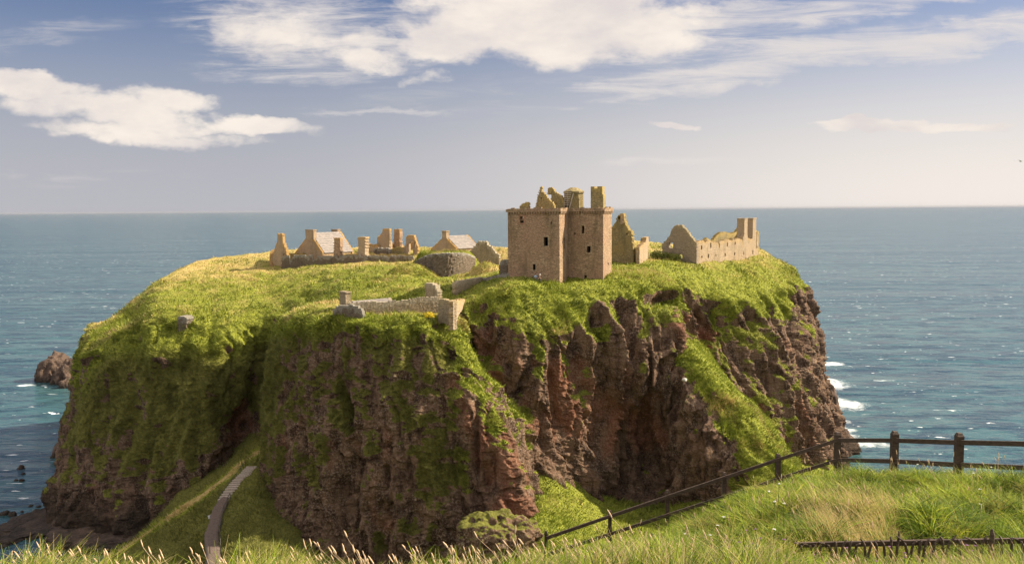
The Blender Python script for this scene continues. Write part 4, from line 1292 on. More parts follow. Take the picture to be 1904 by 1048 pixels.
def turf():
    B = []; H = []; Cc = []; Nn = []
    for P, N2, gm, dry_shading, dens in TUFTS:
        px, py = pix(P)
        nv, nu = P.shape[:2]
        # projected area of each cell in photo pixels
        ax = px[:-1, 1:] - px[:-1, :-1]; ay = py[:-1, 1:] - py[:-1, :-1]
        bx = px[1:, :-1] - px[:-1, :-1]; by = py[1:, :-1] - py[:-1, :-1]
        area = np.abs(ax * by - ay * bx)
        view = np.array([0, 0, CAMZ]) - P; view /= np.linalg.norm(view, axis=-1, keepdims=True)
        fac = (N2 * view).sum(-1)[:-1, :-1]
        inside = (px[:-1, :-1] > -40) & (px[:-1, :-1] < 1940) & (py[:-1, :-1] < 1080)
        w = (np.clip(area, 0, 30) + 0.15) * sstep(gm[:-1, :-1], .35, .8) * (fac > -0.15) * inside
        cnt = int(w.sum() * 0.52 * dens)
        cnt = min(cnt, 130000)
        k = RNG.choice(w.size, cnt, p=(w / w.sum()).ravel())
        j, i = np.unravel_index(k, w.shape)
        f = RNG.random((cnt, 1)); g = RNG.random((cnt, 1))
        p = P[j, i] * (1 - f) * (1 - g) + P[j, i + 1] * f * (1 - g) + P[j + 1, i] * (1 - f) * g + P[j + 1, i + 1] * f * g
        B.append(p); Nn.append(N2[j, i]); Cc.append(dry_shading[j, i])
    B = np.concatenate(B); Nn = np.concatenate(Nn); dr = np.concatenate(Cc)
    n = len(B)
    clump = fbm(B / 1.6, 3, 77)
    h = (0.30 + 0.48 * RNG.random(n)) * (1 + .9 * clump) * (.78 + .75 * fbm(B / 7, 3, 91))
    w = 0.10 + 0.12 * RNG.random(n)
    t = RNG.random(n)
    base = np.stack([.10 + .18 * t, .135 + .195 * t, .012 + .022 * t], -1)
    light = np.array([.47, .47, .09]); tan = np.array([.62, .43, .20])
    m1 = (sstep(clump + .5 * (RNG.random(n) - .5), .0, .7))[:, None]
    base = base * (1 - m1 * .6) + light * m1 * .6
    base = base * (1 - .55 * sstep(-fbm(B / 1.9, 3, 31 + 1), .05, .45))[:, None]
    dd = sstep(dr + .55 * fbm(B / 3.5, 3, 78) + .5 * fbm(B / 13, 2, 79) + .5 * (RNG.random(n) - .5), .35, .85)[:, None]
    col = base * (1 - dd * .85) + tan * dd * .85
    nt = sstep(fbm(B / 4.5, 3, 95), .18, .42)[:, None]
    col = col * (1 - .7 * nt) + np.array([.075, .105, .018]) * .7 * nt
    dk = sstep(-dr, .05, .6)[:, None]  # negative values: heath and scrub blades, painted shade included
    col = col * (1 - dk) + dk * np.stack([.092 + .10 * t, .092 + .095 * t, .022 + .025 * t], -1)
    w = w * (1 - .3 * dk[:, 0])
    B = B - Nn * .05
    # blades hang down on steep ground, stand up on level ground
    hd = np.arctan2(Nn[:, 1], Nn[:, 0])
    lean = .25 + .9 * (1 - Nn[:, 2]) + .4 * RNG.random(n)
    blades_mesh('headland_grass', B, h, w, RNG.random(n) * np.pi, lean, hd + RNG.normal(0, .6, n), col, M_TUFT, 1,
                'tufted green and straw coloured grass over the headland tops', tip=.2)
    print('turf', n)


turf()


# ------------------------------------------------------------------ sea rocks and boulders
def rock_mesh(c, size, seed, sub=5, amp=.35, flat=0.0):
    bm = bmesh.new()
    bmesh.ops.create_icosphere(bm, subdivisions=sub, radius=1)
    P = np.array([v.co[:] for v in bm.verts])
    d = 1 + amp * fbm(P * 1.3 + seed * 3.7, 3, seed) + amp * .6 * (1 - 2 * np.abs(fbm(P * np.array([2.6, 2.6, 1.1]) + seed, 3, seed + 3))) * .8 + amp * .28 * fbm(P * 7 + seed, 3, seed + 8)
    Q = P * d[:, None]
    if flat: Q[:, 2] = np.minimum(Q[:, 2], flat + .12 * fbm(P * 3, 2, seed))
    Q = Q * np.array(size) + np.array(c)
    for v, q in zip(bm.verts, Q): v.co = q
    nz = np.array([f.normal.z for f in bm.faces])
    me = bpy.data.meshes.new('rock'); bm.to_mesh(me); bm.free()
    for p in me.polygons: p.use_smooth = True
    return me, Q


def mat_rock(name, wet=False):
    m, n, b = new_mat(name)
    P = n.pos()
    a = n.noise(P, .35, 5, .65); f = n.noise(P, 2.6, 4, .7)
    c = n.mix(n.ss(a, .35, .65), (.045, .029, .022), (.13, .085, .060))
    c = n.mix(n.ss(f, .5, .75), c, (.20, .145, .10))
    sep = n.new('ShaderNodeSeparateXYZ'); n.l.new(P, sep.inputs[0])
    c = n.mix(n.ss(n.math('ADD', sep.outputs[2], n.math('MULTIPLY', a, 3.0)), 1.5, 4.5, .75, 0.0), c, (.022, .018, .014))
    n.l.new(c, b.inputs['Base Color'])
    n.l.new(n.bump(n.math('ADD', f, n.math('MULTIPLY', n.voro(P, 1.2), -.5)), .3, 1), b.inputs['Normal'])
    return m


M_SROCK = mat_rock('sea_rock')


def sea_rock(px, py, w, hgt, seed, label, depth=None, group=None, name='sea_rock', flat=0.0):
    q = Wsea(px, py)
    s = q[1] / F
    c = (q[0], q[1] + (depth or w * s * .5), -hgt * s * .15)
    me, _ = rock_mesh(c, (w * s * .5, (depth or w * s * .5), hgt * s), seed, 4 if w < 40 else (6 if flat else 5), amp=.55 if flat else .4, flat=flat)
    me.transform(Matrix.Translation([-float(v) for v in c]))
    o = link(name, me, M_SROCK); o.location = [float(v) for v in c]
    tag(o, label, 'rock', group)


sea_rock(86, 710, 66, 44, 11, 'brown sea stack furthest from the left cliff, sunlit knobbly top')
sea_rock(119, 716, 56, 44, 15, 'darker sea stack wedged against the left cliff edge')
sea_rock(118, 722, 24, 14, 21, 'low dark rock at the foot of the two left sea stacks')
for k, (px, py, w, h, lab) in enumerate([(36, 872, 12, 6, 'dark skerry furthest offshore in the calm left water'), (41, 882, 7, 3, 'small dark skerry just below the furthest offshore one'),
                                         (28, 894, 7, 3, 'tiny skerry on the left of the close pair in the shaded water'), (38, 895, 9, 4, 'flat skerry on the right of the close pair in the shaded water'),
                                         (90, 930, 14, 8, 'dark rock breaking the water beside the left cliff foot'), (55, 942, 9, 3, 'thin dark skerry in the middle of the lower left water'),
                                         (20, 960, 14, 8, 'rounded wet rock above the kelp reef in the bottom left corner'), (70, 943, 9, 3, 'narrow skerry nearest the left cliff foot'),
                                         (5, 958, 16, 7, 'dark rock cut by the left picture edge above the reef'), (40, 952, 5, 3, 'smallest wet rock in the lower left water')]):
    sea_rock(px, py, w, h, 30 + k, lab, group='skerries in the lower left water')
sea_rock(20, 1006, 110, 18, 50, 'broad flat wet reef in the bottom left corner of the water', depth=9, name='reef', flat=.5)
sea_rock(150, 1030, 170, 34, 52, 'dark rocky shelf at the foot of the left cliff', depth=10, name='reef', flat=.6)
sea_rock(105, 985, 40, 24, 53, 'dark boulder at the waterline on the left cliff corner', depth=5, name='sea_rock')
sea_rock(110, 905, 46, 60, 54, 'jagged dark buttress stub jutting from the left cliff side', depth=7, name='sea_rock')
sea_rock(112, 850, 34, 40, 57, 'upper dark knob jutting from the left cliff side', depth=6, name='sea_rock')
sea_rock(1541, 770, 46, 52, 55, 'wedge of brown rock running into the surf on the right side')
sea_rock(1566, 842, 76, 46, 56, 'low rocky toe in the foam below the right cliff')

# mossy boulder at the foot of the buttress
M_MOSSR = mat_terrain('mossy_rock')
c = W(934, 1002, 124)
me, Q = rock_mesh((0, 0, 0), (5.2, 4.2, 3.7), 71, 6, .40)
zz = np.array([v.normal.z for v in me.vertices])
a = me.attributes.new('grass', 'FLOAT', 'POINT'); a.data.foreach_set('value', (sstep(zz + .4 * fbm(Q / 1.2, 3, 8), .35, .85) * .7).astype(np.float32))
a = me.attributes.new('dry_shading', 'FLOAT', 'POINT'); a.data.foreach_set('value', np.full(len(zz), -.45, np.float32))
a = me.attributes.new('red', 'FLOAT', 'POINT'); a.data.foreach_set('value', np.full(len(zz), -.5, np.float32))
bo = link('boulder', me, M_MOSSR); bo.location = [float(v) for v in c]
tag(bo, 'rounded mossy boulder below the front cliff behind the foreground grass', 'boulder')
me, Q = rock_mesh((0, 0, 0), (.42, .34, .30), 75, 3, .5)
p = W(1273, 706, 161.5); wb = link('pale_stone', me, mat_simple('pale_stone', (.40, .37, .32), (.52, .49, .43), 3)); wb.location = [float(v) for v in p]
tag(wb, 'small white stone perched on the ledge left of the grassy rib', 'stone')


# ------------------------------------------------------------------ path, steps, rail
def drape(x, y, default):
    d = (ALLS[:, 0] - x) ** 2 + (ALLS[:, 1] - y) ** 2
    k = np.argsort(d)[:6]
    return float(ALLS[k, 2].max())


ALLS = saddle_sheet[0].reshape(-1, 3)


def build_path():
    L = [(388, 1110, 118), (383, 1048, 135), (382, 1015, 139), (386, 985, 142), (390, 960, 145), (394, 940, 148), (403, 922, 151), (414, 914, 152.5)]
    Rr = [(418, 1110, 118), (409, 1048, 135), (407, 1015, 139), (409, 985, 142), (411, 960, 145), (415, 940, 148), (422, 928, 150), (426, 920, 152)]
    Lp = np.array([W(*a) for a in L]); Rp = np.array([W(*a) for a in Rr])
    t = np.linspace(0, len(L) - 1, 60)
    Lp = cr(Lp, t); Rp = cr(Rp, t)
    V = []; 
    for a, b in zip(Lp, Rp):
        za = max(drape(a[0], a[1], a[2]), drape(b[0], b[1], b[2]), drape((a[0] + b[0]) / 2, (a[1] + b[1]) / 2, 0)) + .12
        for f in np.linspace(0, 1, 5):
            p = a * (1 - f) + b * f
            V.append((p[0] + .22 * float(fbm(np.array([[p[0], p[1], 0]]) / .9, 3, 4)[0]) * (1 if f in (0., 1.) else 0), p[1], za + .02 * math.sin(f * 9)))
    V = np.array(V).reshape(60, 5, 3)
    z = V[:, :, 2].copy()
    for _ in range(12): z[1:-1] = (z[:-2] + z[1:-1] + z[2:]) / 3
    V[:, :, 2] = z
    top = V.reshape(-1, 3)
    skirtL = V[:, 0] - np.array([0.1, 0, 1.2]); skirtR = V[:, -1] + np.array([0.1, 0, -1.2])
    G = np.concatenate([skirtL[:, None], V, skirtR[:, None]], 1)
    me = mesh_np('path', G.reshape(-1, 3), grid_faces(60, 7)[:, ::-1], True)
    o = link('path', me, M_PATH); tag(o, kind='structure')
    # stone steps
    root = empty('stairway', W(430, 915, 152), 'flight of shallow stone steps climbing from the path into the cliff cleft', 'stairs')
    a0 = np.array(W(418, 920, 152.5)); a1 = np.array(W(469, 880, 163))
    n = 17
    zs = z[-1, 2]
    for k in range(n):
        f = (k + .5) / n
        p = a0 * (1 - f) + a1 * f
        g = drape(p[0], p[1], 0) + .15
        wd = 1.35 * (1 - .3 * f)
        mb = MB(); mb.obox((p[0], p[1]), (1, .1), wd, (-.1, 1), .2, g - 1.2, g + .22)
        mb.build('step', M_STEP, root, jitter=.02)
    # handrail on the right side
    root = empty('handrail', W(420, 1000, 141), 'thin dark handrail on posts along the right side of the path', 'railing')
    idx = list(range(6, 58, 5))
    pts = []
    for k in idx:
        b = V[k, -1] + np.array([.15, 0, 0])
        pts.append(b + np.array([0, 0, 1.15]))
        MB().tube([b - np.array([0, 0, .6]), pts[-1]], [.05, .05], 6).build('post', M_METAL, root)
    MB().tube(pts, [.055] * len(pts), 6).build('rail', M_METAL, root)
    root = empty('stair_rail', W(440, 900, 156), 'dark iron rail on posts along the upper side of the stone steps', 'railing')
    pts = []
    for k in range(7):
        f = k / 6
        p = a0 * (1 - f) + a1 * f + np.array([-1.5, .8, 0])
        g = drape(p[0], p[1], 0)
        pts.append(np.array([p[0], p[1], g + 1.2]))
        MB().tube([(p[0], p[1], g - .5), pts[-1]], [.05, .05], 6).build('post', M_METAL, root)
    MB().tube(pts, [.05] * 7, 6).build('rail', M_METAL, root)
    # white boards beside the path
    for (px, py, D, w, h, lab) in ((398, 938, 148.2, .55, 2.0, 'long white board leaning on the grass left of the path'), (411, 919, 152, .6, .7, 'small white board at the bottom of the stone steps')):
        b = W(px, py, D); g = drape(b[0], b[1], 0)
        root = empty('notice_board', (b[0], b[1], g), lab, 'sign')
        d = np.array([.35, .94])
        mb = MB(); 
        P = []
        uu = np.array([.55, .83, 0]); vv = np.array([-.25, .1, .85])
        base = np.array([b[0], b[1], g + .25])
        for nn in (np.array([0, 0, 0]), np.array([.05, -.05, .03])):
            for s, t_ in ((-1, 0), (1, 0), (1, 1), (-1, 1)):
                P.append(base + uu * s * h * .6 + vv * t_ * w * 1.2 + nn)
        mb.hexa(P).build('board', M_WHITE, root)
        for s in (-.7, .7):
            q = base + uu * s * h * .6
            MB().bar(q - np.array([0, 0, .8]), q + np.array([0, 0, .1]), .07, .07).build('leg', M_METAL, root)


def _bar_safe():
    pass


# vertical bars need a stable frame
_old_bar = MB.bar
def bar2(s, p, q, w, h):
    p = np.array(p, float); q = np.array(q, float)
    d = (q - p) / np.linalg.norm(q - p)
    ref = np.array([0, 0, 1.0]) if abs(d[2]) < .95 else np.array([1.0, 0, 0])
    side = np.cross(d, ref); side /= np.linalg.norm(side)
    up = np.cross(side, d)
    P = []
    for e in (p, q):
        for a, b in ((-1, -1), (1, -1), (1, 1), (-1, 1)):
            P.append(e + side * w / 2 * a + up * h / 2 * b)
    return s.hexa(P)
MB.bar = bar2
build_path()


# ------------------------------------------------------------------ foreground bluff
FD = [1.0, 3, 6, 8, 10.5, 12, 14, 17, 20, 23.5, 26, 30, 45, 70]
FP = [-1500, -400, 0, 400, 800, 1000, 1134, 1241, 1347, 1447, 1558, 1664, 1784, 1904, 2400, 3400]
lft = [-1.6, -1.75, -2.45, -3.55, -6, -8, -11, -15, -19, -23, -26, -30, -42, -52]
FZ = [lft, lft, lft, lft,
      [-1.6, -1.75, -2.45, -3.40, -5.2, -6.6, -8.4, -10.8, -13, -16, -19, -24, -38, -50],
      [-1.6, -1.72, -2.42, -3.22, -4.35, -4.95, -5.75, -7.0, -8.2, -9.35, -12, -18, -36, -50],
      [-1.6, -1.70, -2.40, -3.20, -4.28, -4.75, -5.45, -6.6, -7.6, -8.65, -10.5, -17, -36, -50],
      [-1.6, -1.70, -2.40, -3.20, -4.28, -4.65, -5.2, -6.2, -7.2, -8.3, -10, -16, -35, -50],
      [-1.6, -1.70, -2.40, -3.20, -4.30, -4.55, -5.0, -5.85, -6.7, -7.75, -9.5, -15, -35, -50],
      [-1.6, -1.70, -2.40, -3.20, -4.35, -4.45, -4.85, -5.6, -6.35, -7.2, -9, -14, -34, -50],
      [-1.6, -1.70, -2.40, -3.20, -4.40, -4.40, -4.75, -5.4, -6.15, -6.95, -8.6, -14, -34, -50],
      [-1.6, -1.70, -2.40, -3.20, -4.42, -4.40, -4.72, -5.3, -5.95, -6.9, -8.6, -14, -34, -50],
      [-1.6, -1.70, -2.40, -3.20, -4.42, -4.40, -4.72, -5.28, -5.95, -7.1, -9.2, -14, -34, -50],
      [-1.6, -1.70, -2.40, -3.20, -4.42, -4.40, -4.75, -5.25, -6.1, -7.5, -10, -15, -34, -50],
      [-1.6, -1.70, -2.40, -3.20, -4.42, -4.40, -4.75, -5.3, -6.4, -8, -10.5, -16, -34, -50],
      [-1.6, -1.70, -2.40, -3.20, -4.42, -4.40, -4.75, -5.5, -6.8, -8.5, -11, -16, -34, -50]]
FZ = np.array(FZ)
FZ[5:9, 5:8] -= np.array([.30, .42, .30]); FZ[10:, 2] -= .18; FZ[10:, 3] -= .05
FZ -= np.array([0, .06, .20, .38, .32, .32, .32, .40, .44, .40, .3, 0, 0, 0])


def fore_z(x, y):
    """height of the bluff under world (x, y)"""
    x = np.asarray(x, float); y = np.asarray(y, float)
    px = 952 + F * x / np.maximum(y, .5)
    i = np.clip(np.searchsorted(FP, px) - 1, 0, len(FP) - 2); fp = np.array(FP, float)
    fi = np.clip((px - fp[i]) / (fp[i + 1] - fp[i]), 0, 1)
    fd = np.array(FD, float)
    j = np.clip(np.searchsorted(fd, y) - 1, 0, len(fd) - 2)
    fj = np.clip((y - fd[j]) / (fd[j + 1] - fd[j]), 0, 1)
    z = (FZ[i, j] * (1 - fi) + FZ[i + 1, j] * fi) * (1 - fj) + (FZ[i, j + 1] * (1 - fi) + FZ[i + 1, j + 1] * fi) * fj
    P = np.stack([x, y, 0 * x], -1)
    wob = .58 * fbm(P / 1.9, 3, 201) + .26 * fbm(P / .75, 2, 203)
    wob = wob * sstep(y, 6, 12)
    wob = wob + 0.10 * fbm(P / .9, 2, 207)
    return CAMZ + z + wob


def build_bluff():
    xs = np.concatenate([np.linspace(-90, -14, 60), np.linspace(-13.8, 22, 340), np.linspace(22.4, 120, 70)])
    ys = np.concatenate([np.linspace(-30, 1, 30), np.linspace(1.2, 30, 330), np.linspace(30.5, 90, 70)])
    X, Y = np.meshgrid(xs, ys)
    Z = fore_z(X, np.maximum(Y, 1.0))
    Z = np.where(Y < 1, Z + .02 * (1 - Y), Z)
    P = np.stack([X, Y, Z], -1)
    g = np.full(X.shape, 1.3)
    me = mesh_np('grassy_bluff', P.reshape(-1, 3), grid_faces(*X.shape), True,
                 {'grass': g.ravel(), 'dry_shading': np.full(X.size, .1), 'red': np.zeros(X.size)})
    m, n, b = new_mat('bluff_soil')
    Pn = n.pos()
    c = n.mix(n.ss(n.noise(Pn, 3, 5, .7), .3, .7), (.028, .035, .010), (.075, .090, .020))
    n.l.new(c, b.inputs['Base Color'])
    n.l.new(n.bump(n.noise(Pn, 14, 4, .7), .05, 1), b.inputs['Normal'])
    o = link('grassy_bluff', me, m); tag(o, kind='structure')


build_bluff()


# ---- fence
def build_fence():
    posts = [(1015, 986, 24.0, .085), (1134, 948, 24.0, .10), (1241, 910, 24.0, .10), (1347, 877, 24.0, .10), (1447, 843, 23.6, .12), (1558, 803, 23.0, .14), (1664, 801, 21.2, .155), (1784, 804, 19.5, .155),
             (1935, 806, 17.8, .155)]
    top = [(1017, 997), (1134, 957), (1240, 921), (1348, 885), (1449, 851), (1556, 816), (1663, 816.5), (1784, 820), (1935, 823)]
    low = [(1017, 1028), (1134, 990), (1240, 955), (1348, 920), (1449, 887), (1556, 852.5), (1663, 855), (1784, 861.5), (1935, 868)]
    f0 = W(1447, 880, 23.6)
    root = empty('wooden_fence', f0, 'dark wooden post and rail fence stepping down the grassy bluff', 'fence')
    for (px, py, D, w) in posts:
        t = W(px, py, D)
        zb = float(fore_z(t[0], t[1])) - .7
        mb = MB()
        mb.obox((t[0], t[1]), (1, 0), w / 2, (0, 1), w / 2, zb, t[2] - .07)
        mb.obox((t[0], t[1]), (1, 0), w / 2, (0, 1), w / 2, t[2] - .068, t[2], taper=.55)
        mb.build('post', M_WOOD, root, jitter=.004)
    for lst in (top, low):
        pts = [W(px, py, posts[k][2]) for k, (px, py) in enumerate(lst)]
        for k in range(len(pts) - 1):
            a = np.array(pts[k]); b = np.array(pts[k + 1])
            off = np.array([0, -.10, 0]) if k >= 5 else np.array([0, -.085, 0])
            a2 = a + off; b2 = b + off
            hh = .085 if k < 5 else .105
            m_ = (a2 + b2) / 2 + np.array([0, 0, random.uniform(-.012, .0)])
            mb = MB()
            ins = (b2 - a2) * .003
            mb.bar(a2 + ins, b2 - ins, .05, hh)
            mb.build('rail', M_WOOD, root, jitter=.003)
    # outer rail beyond the corner, lower run continuing
    return root


build_fence()


def build_pickets():
    root = empty('picket_fence', W(1700, 1020, 10.5), 'low old paling fence with bent dark pickets in the foreground grass', 'fence')
    D = 10.5
    a = W(1478, 1012, D + .4); b = W(1990, 1002, D - .3)
    mb = MB()
    n = 16
    for k in range(n):
        p = a + (b - a) * (k / n); q = a + (b - a) * ((k + 1) / n)
    MB().bar(a, a + (b - a) * .52, .04, .062).build('rail', M_WOOD, root, jitter=.003)
    MB().bar(a + (b - a) * .521, b, .04, .062).build('rail', M_WOOD, root, jitter=.003)
    xs = [1488, 1506, 1516, 1527, 1542, 1556, 1570, 1583, 1596, 1611, 1624, 1634, 1648, 1662, 1674, 1688, 1703, 1716, 1727, 1744, 1758, 1770, 1789, 1817, 1832, 1847, 1865, 1883, 1900, 1918, 1938, 1958]
    for k, px in enumerate(xs):
        f = (px - 1478) / (1990 - 1478)
        base = a + (b - a) * f + np.array([0, -.045, 0])
        up = random.uniform(.03, .11) if px > 1600 else random.uniform(.01, .07)
        if px in (1674, 1847): up = .16
        lean = random.uniform(-.11, .13)
        z = base[2]
        w = .016 if px != 1847 else .03
        pts = [(base[0] + lean * 1.5, base[1], z - .5), (base[0] + lean * .4, base[1], z - .15), (base[0], base[1], z), (base[0] - lean * .5, base[1], z + up * .6), (base[0] - lean - .01, base[1] + .01, z + up)]
        MB().tube(pts, [w, w * 1.05, w, w * .95, w * .5], 6).build('picket', M_WOOD, root)


build_pickets()


# ------------------------------------------------------------------ foreground grass
GREENS = np.array([(.12, .18, .016), (.22, .29, .022), (.065, .105, .011), (.34, .38, .035), (.40, .31, .09)])


def fore_grass():
    B = []; H = []; Wd = []; LE = []; LD = []; CO = []
    def add(n, x, y, h, w, lean, ld, col):
        z = fore_z(x, y) - .02
        B.append(np.stack([x, y, z], -1)); H.append(h); Wd.append(w); LE.append(lean); LD.append(ld); CO.append(col)
    # strip close to the camera
    n = 75000
    y = 5.2 + 5.3 * RNG.random(n) ** .8; px = -60 + 2030 * RNG.random(n)
    x = (px - 952) / F * y
    P2 = np.stack([x, y, 0 * x], -1)
    cl = fbm(P2 / .55, 3, 301); cl2 = fbm(P2 / 1.6, 2, 305)
    h = (.20 + .16 * RNG.random(n)) * (1 + .55 * cl + .30 * cl2)
    # tall tussock left of the centre
    tx = (560 - 952) / F * 7.3
    tus = np.exp(-(((x - tx) / .42) ** 2 + ((y - 7.3) / .45) ** 2))
    h = h * (1 + 1.0 * tus)
    t3 = np.exp(-(((x - (130 - 952) / F * 7.4) / .32) ** 2 + ((y - 7.4) / .4) ** 2)); h = h * (1 + .4 * t3)
    ci = np.clip((RNG.random(n) * 3.4 + 1.1 * (cl + .3)).astype(int), 0, 4)
    col = GREENS[ci] * (0.75 + .5 * RNG.random((n, 1)))
    dm = (RNG.random(n) < .30)[:, None]; col = np.where(dm, np.array([.46, .36, .16]) * (.7 + .5 * RNG.random((n, 1))), col)
    add(n, x, y, h, .006 + .008 * RNG.random(n), .35 + .9 * RNG.random(n), RNG.normal(.4, .9, n) + cl * 2, col)
    # the slope below the fence
    n = 210000
    y = 9.5 + 16.5 * RNG.random(n) ** 1.0; px = 830 + 1140 * RNG.random(n)
    x = (px - 952) / F * y
    P2 = np.stack([x, y, 0 * x], -1)
    cl = fbm(P2 / .9, 3, 311); cl2 = fbm(P2 / 2.6, 2, 315); dryn = fbm(P2 / np.array([1.4, 3.0, 1]), 3, 318)
    h = (.16 + .20 * RNG.random(n)) * (1 + .85 * cl + .5 * cl2)
    h = np.clip(h * (1 - .55 * sstep(y, 16, 22)), .05, .55)
    swirl = 2.4 * fbm(P2 / 1.5, 2, 321) * np.pi
    ci = np.clip((RNG.random(n) * 2.6 + 2.0 * (cl + .35)).astype(int), 0, 3)
    col = GREENS[ci] * (.6 + .55 * RNG.random((n, 1))) * (1 - .55 * sstep(-cl2 + .5 * cl, .0, .5))[:, None]
    ppx = 952 + F * x / y
    spot = np.exp(-(((ppx - 1640) / 95) ** 2 + ((y - 13.2) / 2.2) ** 2))
    dd = sstep(dryn * .6 + .62 * spot + .6 * fbm(P2 / .5, 2, 330) + .45 * (RNG.random(n) - .5), .36, .72)[:, None]
    col = col * (1 - dd) + np.array([.50, .37, .15]) * (.6 + .6 * RNG.random((n, 1))) * dd
    K = 3200
    ty = 9.8 + 15.5 * RNG.random(K); tpx = 850 + 1110 * RNG.random(K); tx_ = (tpx - 952) / F * ty
    tid = RNG.integers(0, K, n); sel = RNG.random(n) < .52
    ang = RNG.random(n) * 2 * np.pi; rad = .13 * np.sqrt(RNG.random(n))
    tsz = (.55 + 1.0 * RNG.random(K) ** 1.6)[tid]
    x = np.where(sel, tx_[tid] + rad * tsz * np.cos(ang), x); y = np.where(sel, ty[tid] + rad * tsz * np.sin(ang), y)
    h = np.where(sel, np.clip((.24 + .20 * RNG.random(n)) * tsz * (1 - .55 * sstep(y, 16, 22)), .07, .62), h * .7)
    swirl = np.where(sel, ang, swirl)
    tcol = (GREENS[RNG.choice([0, 0, 1, 1, 2, 2, 3, 3, 4], K)] * (.7 + .7 * RNG.random((K, 1))))[tid] * (.75 + .5 * RNG.random((n, 1)))
    col = np.where(sel[:, None], tcol * (1 - dd * .7) + np.array([.50, .37, .15]) * dd * .7, col)
    add(n, x, y, h, .008 + .010 * RNG.random(n), .5 + 1.0 * RNG.random(n), swirl + RNG.normal(0, .45, n), col)
    # broad bladed clumps, and the growth half hiding the old palings
    K = 500
    ty = np.concatenate([9.8 + 9 * RNG.random(K - 140), 8.2 + 1.8 * RNG.random(140)]); tpx = np.concatenate([900 + 1060 * RNG.random(K - 140), RNG.choice([1440, 1500, 1545, 1600, 1660, 1800, 1830, 1900], 140) + RNG.normal(0, 18, 140)])
    tx_ = (tpx - 952) / F * ty
    m = 26; n = K * m; tid = np.repeat(np.arange(K), m)
    ang = RNG.random(n) * 2 * np.pi; rad = .09 * np.sqrt(RNG.random(n))
    sz = (.7 + .6 * RNG.random(K))[tid]
    pal = np.array([(.26, .34, .02), (.16, .24, .02), (.38, .40, .04), (.12, .17, .03)])[RNG.integers(0, 4, K)][tid]
    add(n, tx_[tid] + rad * np.cos(ang), ty[tid] + rad * np.sin(ang), (.18 + .20 * RNG.random(n)) * sz, (.016 + .016 * RNG.random(n)) * sz, .6 + .8 * RNG.random(n), ang, pal * (.7 + .6 * RNG.random((n, 1))))
    n = 1500
    y = 11.0 + 4 * RNG.random(n); px = np.where(RNG.random(n) < .6, 1650, 1565) + 60 * RNG.normal(0, .5, n); x = (px - 952) / F * y
    add(n, x, y, .35 + .35 * RNG.random(n), .006 + .006 * RNG.random(n), .3 + .6 * RNG.random(n), RNG.normal(2.6, .7, n), np.array([.56, .41, .17]) * (.7 + .5 * RNG.random((n, 1))))
    B = np.concatenate(B); H = np.concatenate(H); Wd = np.concatenate(Wd); LE = np.concatenate(LE); LD = np.concatenate(LD); CO = np.concatenate(CO)
    # wider blades farther away so that they still read
    blades_mesh('foreground_grass', B, H, Wd, RNG.random(len(B)) * np.pi, LE, LD, CO, M_BLADE, 3, 'lush green and straw grass covering the foreground bluff', tip=.12)


fore_grass()


def lathe_heads(name, bases, tips, mat, label, cat, headlen, headr, n=5):
    """grass stalks, each a thin stem with a tapering seed head"""
    V = []; Fq = []
    for (pts, rads) in zip(bases, tips):
        start = len(V); m = len(pts)
        for i, (p, r) in enumerate(zip(pts, rads)):
            d = pts[min(m - 1, i + 1)] - pts[max(0, i - 1)]; d = d / (np.linalg.norm(d) + 1e-9)
            a = np.cross(d, (0.1, 1, 0)); a /= np.linalg.norm(a); b = np.cross(d, a)
            for k in range(n):
                t = 2 * math.pi * k / n
                V.append(p + (a * math.cos(t) + b * math.sin(t)) * r)
        for i in range(m - 1):
            for k in range(n):
                q = start + i * n
                Fq.append((q + k, q + (k + 1) % n, q + n + (k + 1) % n, q + n + k))
    me = mesh_np(name, np.array(V), np.array(Fq), True)
    o = link(name, me, mat)
    tag(o, label, cat, kind='stuff')
    return o


def seed_heads():
    rng = np.random.default_rng(5)
    Bp = []; Rd = []
    def stalk(x, y, h, lean, hl, hr):
        z = float(fore_z(x, y))
        pts = []; rads = []
        for t in (0, .35, .65, .85):
            pts.append(np.array([x + lean * h * t ** 2, y, z + h * t])); rads.append(.0016)
        e = pts[-1]; d = np.array([lean * .9 + rng.normal(0, .12), rng.normal(0, .15), 1.0]); d /= np.linalg.norm(d)
        for t, r in ((0, .3), (.12, .8), (.4, 1.0), (.75, .75), (1, .15)):
            pts.append(e + d * hl * t + rng.normal(0, .0015, 3)); rads.append(hr * r)
        Bp.append(pts); Rd.append(rads)
    for k in range(1900):
        px = rng.uniform(-20, 1350) if k < 1650 else rng.uniform(1350, 1920)
        y = rng.uniform(6.3, 8.8)
        dens = .5 + .5 * math.sin(px / 61.0) * math.sin(px / 23.0 + 1)
        if rng.random() > dens * .9 + .25: continue
        x = (px - 952) / F * y
        h = rng.uniform(.24, .46)
        if rng.random() < .07: h *= 1.25
        stalk(x, y, h, -rng.uniform(.15, .75), rng.uniform(.04, .085), rng.uniform(.0045, .0075))
    for k in range(160):
        y = rng.uniform(11, 20); px = rng.uniform(1100, 1900); x = (px - 952) / F * y
        stalk(x, y, rng.uniform(.4, .65), -rng.uniform(-.2, .6), rng.uniform(.07, .12), .008)
    m, n, b = new_mat('seed_heads')
    c = n.mix(n.noise(n.pos(), 40, 3), (.50, .32, .18), (.78, .58, .38))
    n.l.new(c, b.inputs['Base Color'])
    n.l.new(n.bump(n.noise(n.pos(), 300, 2), .004, 1), b.inputs['Normal'])
    lathe_heads('seed_heads', Bp, Rd, m, 'pinkish tan seed heads nodding above the foreground grass', 'grass', 0, 0)


seed_heads()


